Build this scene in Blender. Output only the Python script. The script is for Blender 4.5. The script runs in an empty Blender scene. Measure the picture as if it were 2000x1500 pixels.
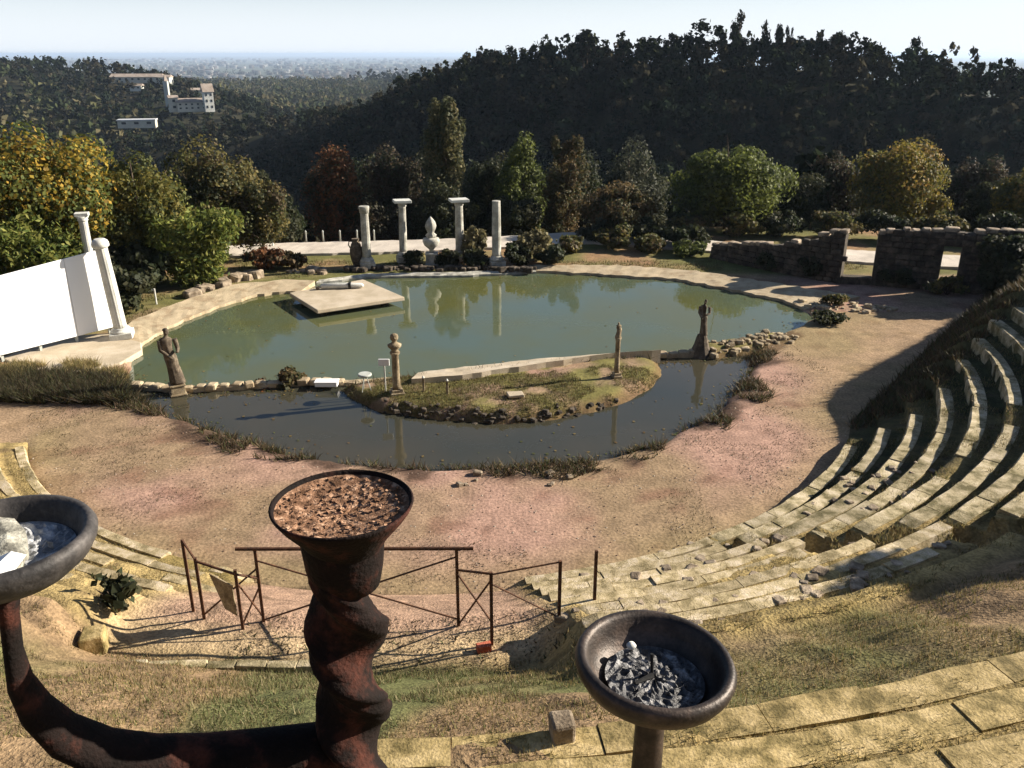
import bpy, math, random
import numpy as np
from mathutils import Vector, Matrix, Euler

random.seed(7); np.random.seed(7)
S = bpy.context.scene
COL = S.collection
R = math.radians

# ------------------------------------------------------------------ camera, sky, sun, exposure
cam_d = bpy.data.cameras.new('camera'); cam = bpy.data.objects.new('camera', cam_d); COL.objects.link(cam)
cam.location = (0, 0, 10.0)
cam.rotation_euler = (R(90 - 21.19), 0, 0)
cam_d.sensor_width = 36.0; cam_d.lens = 36.0 * 1664 / 2000
cam_d.clip_start = 0.05; cam_d.clip_end = 200000
S.camera = cam

SUN_EL, SUN_AZ = R(25), R(74)          # azimuth clockwise from +Y
w = bpy.data.worlds.new('World'); S.world = w; w.use_nodes = True
nt = w.node_tree; nt.nodes.clear()
sky = nt.nodes.new('ShaderNodeTexSky'); sky.sky_type = 'NISHITA'; sky.sun_disc = False
sky.sun_elevation = SUN_EL; sky.sun_rotation = SUN_AZ
sky.air_density = 0.75; sky.dust_density = 0.6; sky.ozone_density = 1.0; sky.altitude = 200
bg = nt.nodes.new('ShaderNodeBackground'); bg.inputs[1].default_value = 0.05
wo = nt.nodes.new('ShaderNodeOutputWorld')
# pale hazy band low over the horizon, the same all the way round
tc = nt.nodes.new('ShaderNodeTexCoord'); sx_ = nt.nodes.new('ShaderNodeSeparateXYZ'); mr_ = nt.nodes.new('ShaderNodeMapRange'); mr_.interpolation_type = 'SMOOTHERSTEP'
mr_.inputs[1].default_value = 0.0; mr_.inputs[2].default_value = 0.13; mr_.inputs[3].default_value = 0.9; mr_.inputs[4].default_value = 0.0
mxs = nt.nodes.new('ShaderNodeMixRGB'); mxs.inputs[2].default_value = (7.6, 8.1, 8.7, 1)
nt.links.new(tc.outputs['Generated'], sx_.inputs[0]); nt.links.new(sx_.outputs['Z'], mr_.inputs[0]); nt.links.new(mr_.outputs[0], mxs.inputs[0])
nt.links.new(sky.outputs[0], mxs.inputs[1]); nt.links.new(mxs.outputs[0], bg.inputs[0]); nt.links.new(bg.outputs[0], wo.inputs[0])

sd = bpy.data.lights.new('sun', 'SUN'); sd.energy = 5.0; sd.angle = R(0.5); sd.color = (1.0, 0.9, 0.75)
sun = bpy.data.objects.new('sun', sd); COL.objects.link(sun)
sdir = Vector((math.sin(SUN_AZ) * math.cos(SUN_EL), math.cos(SUN_AZ) * math.cos(SUN_EL), math.sin(SUN_EL)))
sun.rotation_euler = sdir.to_track_quat('Z', 'Y').to_euler()
sun.location = (30, 20, 40)

vs = S.view_settings
vs.view_transform = 'Standard'; vs.look = 'None'; vs.gamma = 1.0; vs.use_curve_mapping = False
vs.exposure = 1.32

# ------------------------------------------------------------------ materials
def new_mat(name):
    m = bpy.data.materials.new(name); m.use_nodes = True
    n = m.node_tree.nodes; n.clear()
    out = n.new('ShaderNodeOutputMaterial'); b = n.new('ShaderNodeBsdfPrincipled')
    m.node_tree.links.new(b.outputs[0], out.inputs[0])
    return m, m.node_tree, b, out

def surf(name, c1, c2, scale=3.0, rough=0.9, bump=0.3, c3=None, metallic=0.0, fine=40.0, bdist=0.02, obj_var=0.0, spec=0.3):
    """two or three tone noise surface with relief"""
    m, t, b, out = new_mat(name); N = t.nodes; L = t.links
    geo = N.new('ShaderNodeNewGeometry')
    n1 = N.new('ShaderNodeTexNoise'); n1.inputs['Scale'].default_value = scale; n1.inputs['Detail'].default_value = 7; n1.inputs['Roughness'].default_value = 0.65
    n2 = N.new('ShaderNodeTexNoise'); n2.inputs['Scale'].default_value = fine; n2.inputs['Detail'].default_value = 4
    L.new(geo.outputs['Position'], n1.inputs['Vector']); L.new(geo.outputs['Position'], n2.inputs['Vector'])
    r = N.new('ShaderNodeValToRGB'); e = r.color_ramp.elements
    e[0].position = 0.38; e[0].color = (*c1, 1); e[1].position = 0.64; e[1].color = (*c2, 1)
    if c3: k = e.new(0.52); k.color = (*c3, 1)
    L.new(n1.outputs[0], r.inputs[0])
    mul = N.new('ShaderNodeMixRGB'); mul.blend_type = 'MULTIPLY'; mul.inputs[0].default_value = 0.55
    r2 = N.new('ShaderNodeValToRGB'); r2.color_ramp.elements[0].position = 0.3; r2.color_ramp.elements[0].color = (0.45, 0.45, 0.45, 1); r2.color_ramp.elements[1].position = 0.6
    L.new(n2.outputs[0], r2.inputs[0]); L.new(r.outputs[0], mul.inputs[1]); L.new(r2.outputs[0], mul.inputs[2])
    last = mul.outputs[0]
    if obj_var > 0:
        oi = N.new('ShaderNodeObjectInfo'); hs = N.new('ShaderNodeHueSaturation')
        mr = N.new('ShaderNodeMapRange'); mr.inputs[3].default_value = 1 - obj_var; mr.inputs[4].default_value = 1 + obj_var
        L.new(oi.outputs['Random'], mr.inputs[0]); L.new(mr.outputs[0], hs.inputs['Value']); L.new(last, hs.inputs['Color']); last = hs.outputs[0]
    L.new(last, b.inputs['Base Color'])
    b.inputs['Roughness'].default_value = rough; b.inputs['Metallic'].default_value = metallic
    b.inputs['Specular IOR Level'].default_value = spec
    if bump > 0:
        bp = N.new('ShaderNodeBump'); bp.inputs['Strength'].default_value = bump; bp.inputs['Distance'].default_value = bdist
        ad = N.new('ShaderNodeMath'); ad.operation = 'ADD'; L.new(n1.outputs[0], ad.inputs[0]); L.new(n2.outputs[0], ad.inputs[1])
        L.new(ad.outputs[0], bp.inputs['Height']); L.new(bp.outputs[0], b.inputs['Normal'])
    return m

def attr_mat(name, scale=8.0, lo=0.55, hi=1.35, bump=0.6, bdist=0.05, fine=60.0):
    """colour from the 'tint' attribute, broken up by noise"""
    m, t, b, out = new_mat(name); N = t.nodes; L = t.links
    at = N.new('ShaderNodeAttribute'); at.attribute_name = 'tint'
    geo = N.new('ShaderNodeNewGeometry')
    n1 = N.new('ShaderNodeTexNoise'); n1.inputs['Scale'].default_value = scale; n1.inputs['Detail'].default_value = 8; n1.inputs['Roughness'].default_value = 0.7
    n2 = N.new('ShaderNodeTexNoise'); n2.inputs['Scale'].default_value = fine; n2.inputs['Detail'].default_value = 3
    L.new(geo.outputs['Position'], n1.inputs['Vector']); L.new(geo.outputs['Position'], n2.inputs['Vector'])
    mr = N.new('ShaderNodeMapRange'); mr.inputs[1].default_value = 0.32; mr.inputs[2].default_value = 0.68; mr.inputs[3].default_value = lo; mr.inputs[4].default_value = hi
    L.new(n1.outputs[0], mr.inputs[0])
    mr2 = N.new('ShaderNodeMapRange'); mr2.inputs[1].default_value = 0.3; mr2.inputs[2].default_value = 0.7; mr2.inputs[3].default_value = 0.7; mr2.inputs[4].default_value = 1.25
    L.new(n2.outputs[0], mr2.inputs[0])
    mm = N.new('ShaderNodeMath'); mm.operation = 'MULTIPLY'; L.new(mr.outputs[0], mm.inputs[0]); L.new(mr2.outputs[0], mm.inputs[1])
    vm = N.new('ShaderNodeVectorMath'); vm.operation = 'SCALE'; L.new(at.outputs['Color'], vm.inputs[0]); L.new(mm.outputs[0], vm.inputs['Scale'])
    L.new(vm.outputs[0], b.inputs['Base Color']); b.inputs['Roughness'].default_value = 1.0; b.inputs['Specular IOR Level'].default_value = 0.1
    bp = N.new('ShaderNodeBump'); bp.inputs['Strength'].default_value = bump; bp.inputs['Distance'].default_value = bdist
    ad = N.new('ShaderNodeMath'); ad.operation = 'ADD'; L.new(n1.outputs[0], ad.inputs[0]); L.new(n2.outputs[0], ad.inputs[1])
    L.new(ad.outputs[0], bp.inputs['Height']); L.new(bp.outputs[0], b.inputs['Normal'])
    return m

def leaf_mat(name, trans=0.3):
    m, t, b, out = new_mat(name); N = t.nodes; L = t.links
    at = N.new('ShaderNodeAttribute'); at.attribute_name = 'tint'
    L.new(at.outputs['Color'], b.inputs['Base Color']); b.inputs['Roughness'].default_value = 0.65; b.inputs['Specular IOR Level'].default_value = 0.2
    tr = N.new('ShaderNodeBsdfTranslucent'); L.new(at.outputs['Color'], tr.inputs[0])
    mx = N.new('ShaderNodeMixShader'); mx.inputs[0].default_value = trans
    L.new(b.outputs[0], mx.inputs[1]); L.new(tr.outputs[0], mx.inputs[2]); L.new(mx.outputs[0], out.inputs[0])
    return m

def water_mat(name, c1, c2, rough=0.03, tint=1.0):
    m, t, b, out = new_mat(name); N = t.nodes; L = t.links
    geo = N.new('ShaderNodeNewGeometry')
    n1 = N.new('ShaderNodeTexNoise'); n1.inputs['Scale'].default_value = 0.22; n1.inputs['Detail'].default_value = 5
    L.new(geo.outputs['Position'], n1.inputs['Vector'])
    r = N.new('ShaderNodeValToRGB'); e = r.color_ramp.elements; e[0].position = 0.35; e[0].color = (*c1, 1); e[1].position = 0.65; e[1].color = (*c2, 1)
    L.new(n1.outputs[0], r.inputs[0]); L.new(r.outputs[0], b.inputs['Base Color'])
    b.inputs['Roughness'].default_value = rough; b.inputs['IOR'].default_value = 1.38; b.inputs['Specular IOR Level'].default_value = 0.5
    n2 = N.new('ShaderNodeTexNoise'); n2.inputs['Scale'].default_value = 2.5; n2.inputs['Detail'].default_value = 3
    L.new(geo.outputs['Position'], n2.inputs['Vector'])
    bp = N.new('ShaderNodeBump'); bp.inputs['Strength'].default_value = 0.12; bp.inputs['Distance'].default_value = 0.02
    L.new(n2.outputs[0], bp.inputs['Height']); L.new(bp.outputs[0], b.inputs['Normal'])
    return m

M = {}
M['ground'] = attr_mat('ground', 1.6, 0.7, 1.24, 0.5, 0.03, 14)
M['terrace'] = attr_mat('terrace', 3.0, 0.55, 1.35, 0.7, 0.05, 22)
M['leaf'] = leaf_mat('leaf', 0.4); M['leafdense'] = leaf_mat('leaf_dense', 0.08); M['leafdense'].node_tree.nodes['Principled BSDF'].inputs['Specular IOR Level'].default_value = 0.0; M['leafdense'].node_tree.nodes['Principled BSDF'].inputs['Roughness'].default_value = 1.0
M['grass'] = leaf_mat('grass_blades', 0.3)
M['bark'] = surf('bark', (0.05, 0.035, 0.025), (0.11, 0.085, 0.06), 4, 0.95, 0.6)
M['water'] = water_mat('pond_water', (0.09, 0.095, 0.034), (0.075, 0.102, 0.075), 0.03)
M['water2'] = water_mat('channel_water', (0.052, 0.046, 0.03), (0.035, 0.037, 0.028), 0.05)
M['marble'] = surf('weathered_marble', (0.26, 0.25, 0.21), (0.56, 0.54, 0.48), 2.5, 0.75, 0.3, (0.4, 0.39, 0.34))
M['whitestone'] = surf('white_stone', (0.5, 0.5, 0.46), (0.68, 0.68, 0.63), 2.0, 0.7, 0.2)
M['panel'] = new_mat('white_panel')[0]; M['panel'].node_tree.nodes['Principled BSDF'].inputs['Base Color'].default_value = (.8, .81, .82, 1); M['panel'].node_tree.nodes['Principled BSDF'].inputs['Roughness'].default_value = .6
M['frame'] = surf('panel_frame', (0.4, 0.42, 0.38), (0.5, 0.52, 0.48), 2.0, 0.6, 0.1)
M['brownstone'] = surf('brown_statue_stone', (0.06, 0.045, 0.03), (0.2, 0.16, 0.11), 5, 0.85, 0.4, (0.11, 0.085, 0.06))
M['tanstone'] = surf('tan_statue_stone', (0.16, 0.12, 0.07), (0.4, 0.33, 0.22), 5, 0.85, 0.4, (0.28, 0.22, 0.14))
M['rim'] = surf('sandy_concrete_rim', (0.32, 0.24, 0.15), (0.5, 0.4, 0.27), 1.3, 0.9, 0.5, (0.44, 0.36, 0.24))
M['slab'] = surf('pale_concrete', (0.42, 0.35, 0.25), (0.56, 0.48, 0.37), 1.2, 0.85, 0.3, (0.5, 0.42, 0.31))
M['road'] = surf('pale_road', (0.45, 0.4, 0.34), (0.62, 0.56, 0.48), 0.7, 0.9, 0.2, (0.55, 0.49, 0.42))
M['seat_grey'] = surf('seat_stone_grey', (0.12, 0.1, 0.04), (0.52, 0.44, 0.31), 2.6, 0.92, 0.8, (0.36, 0.3, 0.18), obj_var=0.22)
M['seat_ochre'] = surf('seat_stone_mossy', (0.13, 0.1, 0.035), (0.48, 0.37, 0.19), 4, 0.95, 0.5, (0.33, 0.25, 0.11), obj_var=0.22)
M['seat_pale'] = surf('seat_stone_pale', (0.2, 0.16, 0.08), (0.56, 0.47, 0.34), 3.5, 0.95, 0.6, (0.42, 0.34, 0.2), obj_var=0.2)
M['rubble'] = surf('rubble_stone', (0.16, 0.12, 0.08), (0.42, 0.34, 0.25), 4, 0.9, 0.6, (0.29, 0.23, 0.165), obj_var=0.25)
M['wallstone'] = surf('ruin_stone', (0.035, 0.028, 0.02), (0.14, 0.11, 0.08), 3, 0.95, 0.8, (0.075, 0.06, 0.045), obj_var=0.25)
M['mortar'] = surf('dark_mortar', (0.05, 0.04, 0.03), (0.1, 0.085, 0.065), 5, 1.0, 0.5)
M['iron'] = surf('rusty_railing', (0.06, 0.03, 0.02), (0.16, 0.075, 0.04), 9, 0.8, 0.2, metallic=0.2)
M['rust'] = surf('rusty_iron', (0.005, 0.0035, 0.003), (0.07, 0.023, 0.015), 5, 0.85, 0.8, (0.011, 0.006, 0.005), metallic=0.0, fine=90, bdist=0.006, spec=0.15)
M['castiron'] = surf('dark_cast_iron', (0.025, 0.019, 0.016), (0.1, 0.07, 0.055), 9, 0.5, 0.35, (0.05, 0.037, 0.03), metallic=0.45, fine=120, bdist=0.004, spec=0.5)
M['rustsoil'] = surf('rusty_bowl_litter', (0.1, 0.05, 0.025), (0.5, 0.32, 0.21), 38, 0.95, 0.8, (0.24, 0.13, 0.075), fine=220, bdist=0.004)
M['greybowl'] = surf('grey_painted_iron', (0.03, 0.028, 0.028), (0.1, 0.09, 0.085), 8, 0.6, 0.4, metallic=0.2, fine=90, bdist=0.004)
M['wax'] = surf('dirty_white_wax', (0.1, 0.095, 0.08), (0.46, 0.44, 0.38), 14, 0.8, 0.6, (0.32, 0.31, 0.26), fine=110, bdist=0.01)
M['ash'] = surf('glassy_ash', (0.012, 0.012, 0.015), (0.36, 0.35, 0.35), 26, 0.45, 0.8, (0.09, 0.09, 0.095), fine=120, bdist=0.01, spec=0.5)
M['wetash'] = surf('wet_grey_residue', (0.1, 0.105, 0.115), (0.5, 0.51, 0.53), 14, 0.6, 0.5, (0.3, 0.31, 0.33), fine=90, bdist=0.012, spec=0.8)
M['black'] = surf('charred_iron', (0.01, 0.01, 0.01), (0.02, 0.02, 0.02), 10, 0.7, 0.1)
M['redbrick'] = surf('red_brick', (0.35, 0.08, 0.04), (0.5, 0.15, 0.09), 6, 0.9, 0.3)
M['house'] = surf('pale_render', (0.5, 0.46, 0.38), (0.65, 0.6, 0.5), 0.3, 0.9, 0.0, obj_var=0.15)
M['roof'] = surf('clay_roof', (0.26, 0.21, 0.17), (0.38, 0.32, 0.27), 0.5, 0.9, 0.0, obj_var=0.15)
M['greyroof'] = surf('pale_metal_roof', (0.45, 0.46, 0.48), (0.6, 0.61, 0.62), 0.3, 0.7, 0.0)
M['glass'] = surf('dark_window', (0.03, 0.035, 0.04), (0.05, 0.055, 0.06), 1, 0.2, 0.0)
M['lampglass'] = surf('lamp_globe', (0.5, 0.52, 0.52), (0.6, 0.62, 0.62), 3, 0.3, 0.0)

# ------------------------------------------------------------------ helpers
def tag(o, label=None, cat=None, group=None, kind=None):
    if label: o['label'] = label
    if cat: o['category'] = cat
    if group: o['group'] = group
    if kind: o['kind'] = kind
    return o

def thing(name, loc, label, cat, group=None, rz=0.0):
    o = bpy.data.objects.new(name, None); o.location = loc; o.rotation_euler = (0, 0, rz)
    o.empty_display_size = 0.3
    COL.objects.link(o); return tag(o, label, cat, group)

def link(name, me, parent=None, mat=None):
    o = bpy.data.objects.new(name, me)
    if mat is not None and len(me.materials) == 0: me.materials.append(mat)
    COL.objects.link(o)
    if parent is not None: o.parent = parent
    return o

def np_mesh(name, V, F, tint=None, smooth=False):
    """V n x 3, F m x k (uniform k)"""
    V = np.asarray(V, np.float32); F = np.asarray(F, np.int32)
    me = bpy.data.meshes.new(name); k = F.shape[1]
    me.vertices.add(len(V)); me.vertices.foreach_set('co', V.ravel())
    me.loops.add(F.size); me.loops.foreach_set('vertex_index', F.ravel())
    me.polygons.add(len(F)); me.polygons.foreach_set('loop_start', np.arange(0, F.size, k, dtype=np.int32))
    if smooth: me.polygons.foreach_set('use_smooth', np.ones(len(F), bool))
    if tint is not None:
        a = me.color_attributes.new('tint', 'FLOAT_COLOR', 'POINT')
        c = np.ones((len(V), 4), np.float32); c[:, :3] = tint
        a.data.foreach_set('color', c.ravel())
    me.update(calc_edges=True); me.validate()
    return me

class MB:
    """collects polygons of any kind into one mesh"""
    def __init__(s): s.v = []; s.f = []
    def add(s, vs, fs):
        b = len(s.v); s.v += [tuple(v) for v in vs]; s.f += [tuple(b + i for i in f) for f in fs]
    def box(s, c, d, rz=0.0, jit=0.0, bev=0.0):
        cx, cy, cz = c; dx, dy, dz = d[0] / 2, d[1] / 2, d[2] / 2
        vs = []
        for z in (-1, 1):
            for x, y in ((-1, -1), (1, -1), (1, 1), (-1, 1)):
                px = x * dx + random.uniform(-jit, jit); py = y * dy + random.uniform(-jit, jit); pz = z * dz + random.uniform(-jit, jit)
                vs.append((cx + px * math.cos(rz) - py * math.sin(rz), cy + px * math.sin(rz) + py * math.cos(rz), cz + pz))
        s.add(vs, [(3, 2, 1, 0), (4, 5, 6, 7), (0, 1, 5, 4), (1, 2, 6, 5), (2, 3, 7, 6), (3, 0, 4, 7)])
    def lathe(s, prof, seg=24, c=(0, 0, 0), cap=True, flute=0, fd=0.0, sy=1.0):
        vs = []; fs = []
        for r, z in prof:
            for i in range(seg):
                a = 2 * math.pi * i / seg
                rr = r * (1 - fd * (0.5 + 0.5 * math.cos(a * flute))) if flute else r
                vs.append((c[0] + rr * math.cos(a), c[1] + rr * sy * math.sin(a), c[2] + z))
        for j in range(len(prof) - 1):
            for i in range(seg):
                k = (i + 1) % seg
                fs.append((j * seg + i, j * seg + k, (j + 1) * seg + k, (j + 1) * seg + i))
        if cap:
            fs.append(tuple(range(seg))[::-1]); fs.append(tuple((len(prof) - 1) * seg + i for i in range(seg)))
        s.add(vs, fs)
    def tube(s, pts, rad, seg=10, flat=None, cap=True, section=None):
        """pts list of 3-vectors, rad list or number; flat = (width factor, height factor)"""
        P = [Vector(p) for p in pts]; n = len(P)
        if not hasattr(rad, '__len__'): rad = [rad] * n
        up = Vector((0.0, 0.0, 1.0)); vs = []; fs = []
        prev = None
        for j in range(n):
            t = (P[min(j + 1, n - 1)] - P[max(j - 1, 0)]).normalized()
            if prev is None:
                a = t.cross(up)
                if a.length < 1e-3: a = Vector((1, 0, 0))
                a.normalize()
            else:
                a = (prev - t * prev.dot(t)).normalized()
            prev = a; b = t.cross(a).normalized()
            for i in range(seg):
                th = 2 * math.pi * i / seg
                ca, sa = math.cos(th), math.sin(th)
                if section: q = section(th, j / (n - 1)); ca *= q; sa *= q
                if flat: ca *= flat[0]; sa *= flat[1]
                vs.append(P[j] + a * ca * rad[j] + b * sa * rad[j])
        for j in range(n - 1):
            for i in range(seg):
                k = (i + 1) % seg
                fs.append((j * seg + i, j * seg + k, (j + 1) * seg + k, (j + 1) * seg + i))
        if cap:
            fs.append(tuple(range(seg))[::-1]); fs.append(tuple((n - 1) * seg + i for i in range(seg)))
        s.add(vs, fs)
    def build(s, name, mat, parent=None, smooth=False, bevel=0.0):
        me = bpy.data.meshes.new(name); me.from_pydata(s.v, [], s.f); me.update()
        if smooth:
            for p in me.polygons: p.use_smooth = len(p.vertices) <= 4
        me.materials.append(mat)
        o = bpy.data.objects.new(name, me); COL.objects.link(o)
        if parent is not None: o.parent = parent
        if bevel > 0:
            md = o.modifiers.new('bevel', 'BEVEL'); md.width = bevel; md.segments = 2; md.limit_method = 'ANGLE'
        return o

def smooth(t): t = np.clip(t, 0, 1); return t * t * (3 - 2 * t)

def hash2(ix, iy, s):
    n = (ix.astype(np.int64) * 374761393 + iy.astype(np.int64) * 668265263 + s * 1442695041) & 0x7fffffff
    n = ((n ^ (n >> 13)) * 1274126177) & 0x7fffffff
    return ((n ^ (n >> 16)) & 0xffff) / 65535.0
def vnoise(x, y, s=0):
    ix = np.floor(x); iy = np.floor(y); fx = x - ix; fy = y - iy
    fx = fx * fx * (3 - 2 * fx); fy = fy * fy * (3 - 2 * fy)
    a = hash2(ix, iy, s); b = hash2(ix + 1, iy, s); c = hash2(ix, iy + 1, s); d = hash2(ix + 1, iy + 1, s)
    return (a * (1 - fx) + b * fx) * (1 - fy) + (c * (1 - fx) + d * fx) * fy
def fbm(x, y, sc=1.0, o=4, s=0):
    x = np.asarray(x, float); y = np.asarray(y, float)
    r = 0; a = 0.5; tot = 0
    for i in range(o):
        r = r + a * vnoise(x / sc + 17.3 * i, y / sc - 9.1 * i, s + i); tot += a; a *= 0.5; sc *= 0.5
    return r / tot

def seg_dist(x, y, pts, closed=False):
    """distance to a polyline, plus the interpolated third value"""
    x = np.asarray(x, float); y = np.asarray(y, float)
    best = np.full(x.shape, 1e9); val = np.zeros(x.shape)
    n = len(pts)
    for i in range(n if closed else n - 1):
        a = pts[i]; b = pts[(i + 1) % n]
        dx, dy = b[0] - a[0], b[1] - a[1]; L2 = dx * dx + dy * dy
        t = np.clip(((x - a[0]) * dx + (y - a[1]) * dy) / L2, 0, 1)
        d = np.hypot(x - a[0] - t * dx, y - a[1] - t * dy)
        m = d < best
        best = np.where(m, d, best)
        if len(a) > 2: val = np.where(m, a[2] + t * (b[2] - a[2]), val)
    return best, val
def inside(x, y, poly):
    r = np.zeros(np.shape(x), bool); n = len(poly)
    for i in range(n):
        x1, y1 = poly[i][:2]; x2, y2 = poly[(i + 1) % n][:2]
        if y1 == y2: continue
        r ^= ((y1 > y) != (y2 > y)) & (x < (x2 - x1) * (y - y1) / (y2 - y1) + x1)
    return r
def sdf(x, y, poly):          # positive inside
    d, _ = seg_dist(x, y, poly, True); return np.where(inside(x, y, poly), d, -d)

# ------------------------------------------------------------------ the lie of the land
C = (-2.05, 26.73); R0 = 12.54; TW = 0.69; TH = 0.346
POND = [(-12.73,26.58),(-13.93,29.76),(-13.59,32.28),(-12.64,34.97),(-11.47,37.03),(-10.23,37.9),(-8.6,39.6),(-7.2,40.5),(-4.93,40.6),(-2.48,40.7),(1.53,41.44),(4.99,40.61),(8.09,39.80),(10.46,37.55),(12.03,35.85),(12.28,33.54),(10.55,31.62),(9.3,30.3),(8.53,29.0),(6.33,28.3),(3.68,27.9),(0.91,27.2),(-1.76,26.4),(-3.42,26.0),(-5.06,25.6),(-6.78,25.4),(-8.72,25.3),(-10.57,25.2),(-12.2,25.2)]
CHAN = [(-12.3,25.3),(-12.16,24.9),(-10.46,23.7),(-8.01,22.0),(-6.12,20.91),(-4.07,20.29),(-2.01,19.99),(0.00,20.08),(2.05,20.44),(3.98,21.46),(5.81,23.36),(7.29,25.65),(8.40,27.99),(8.2,28.9),(6.33,28.3),(3.68,27.9),(0.91,27.2),(-1.76,26.4),(-3.42,26.0),(-5.06,25.6),(-6.78,25.4),(-8.72,25.3)]
ISLE = [(-5.6,25.6),(-5.26,24.9),(-4.06,23.75),(-2.28,23.07),(0.00,22.80),(1.53,23.26),(3.16,24.17),(4.47,25.55),(5.10,26.82),(5.2,28.2),(3.6,28.7),(1.79,28.35),(-0.87,27.4),(-3.05,26.6),(-4.6,26.2)]
MOUND = [(6.2,28.6),(7.2,28.5),(9.2,29.4),(10.6,31.0),(9.6,31.3),(8.3,30.4),(6.9,29.9)]
CHORD = [(-12.3,25.75),(-10.57,25.45),(-8.72,25.7),(-7.6,25.95),(-6.6,26.1),(-5.2,26.0),(-3.4,26.35),(-1.76,27.0),(0.91,27.85),(3.68,28.5),(6.33,28.85),(8.6,29.3)]
HILL = [(-184,300,-21),(-142,320,-24),(-123,320,-21),(-98,310,-17),(-68,300,-13),(-46,270,-10),(-27,240,-2),(-12,215,3.2),(0,198,6.2),(20,182,8.0),(38,172,8.6),(55,165,7.0),(71,158,4.6),(84,150,3.0),(102,138,3),(135,105,2)]
RIDGE = [(-620,660,5),(-510,650,3.5),(-395,640,2.5),(-348,620,1.8),(-297,600,1.0),(-248,580,-1.0),(-197,520,-9),(-152,460,-15),(-116,420,-19)]

def cav(x, y):
    dl = (x - 11.0) * 0.79 - (y - 24.4) * 0.61
    rr = np.hypot(x - C[0], y - C[1])
    a = np.maximum(smooth(dl / (1.6 + 0.30 * np.clip(rr - R0, 0, 12))), smooth((22.0 - y) / 1.5)); b = smooth((21.5 - y) / 1.5)
    return np.where(x > C[0], a, b)
def polar(x, y):
    return np.hypot(x - C[0], y - C[1]), np.degrees(np.arctan2(y - C[1], x - C[0]))
def th0(k):                 # where the steep right-hand sector begins: the cut of the old stair
    return np.clip(-61.0 + 1.05 * np.asarray(k, float), -61, -52.5)
def relief(k, th):
    """how strongly the steps read: 1 on the right-hand sector, low where the tiers are worn away"""
    right = smooth((th - th0(k)) / 1.0)
    front = np.where(k < 8.5, 0.8, np.where(k < 12.4, 0.0, 0.85))
    left = smooth((-106 - th) / 4.0)
    front = front * (1 - left) + left * np.where(k < 8.5, 0.8, 0.4)
    return right + (1 - right) * front
def terrace_z(r, th):
    k = (r - R0) / TW
    lin = np.maximum(k * TH, 0) + 0.02
    hi = (k > 10) & (th < -50)
    st = np.where(k > 0, TH * (np.floor(k + 1e-4) + 1), 0)
    st = np.where(hi, TH * (np.floor(k - 0.5 + 1e-4) + 1.5), st)
    b = relief(k, th)
    z = lin * (1 - b) + st * b
    # flat landing with the railings in the middle of the front
    c = smooth((th + 107) / 3) * smooth((-79 - th) / 3)
    land = np.interp(r, [R0, 15.2, 16.7, 19.4, 30], [0.02, 1.5, 1.56, 3.45, 8.75])
    land = np.where(k > 10, z, land)
    z = z * (1 - c) + land * c
    cap = 3.3 + 8 * smooth((-24 - th) / 22)
    return np.minimum(z, cap)
def stair(r, th):           # worn stair beside the right-hand sector
    dist = (th - th0((r - R0) / TW) + 2.6) * np.pi / 180 * r
    return smooth((0.62 - np.abs(dist)) / 0.12)

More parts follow.
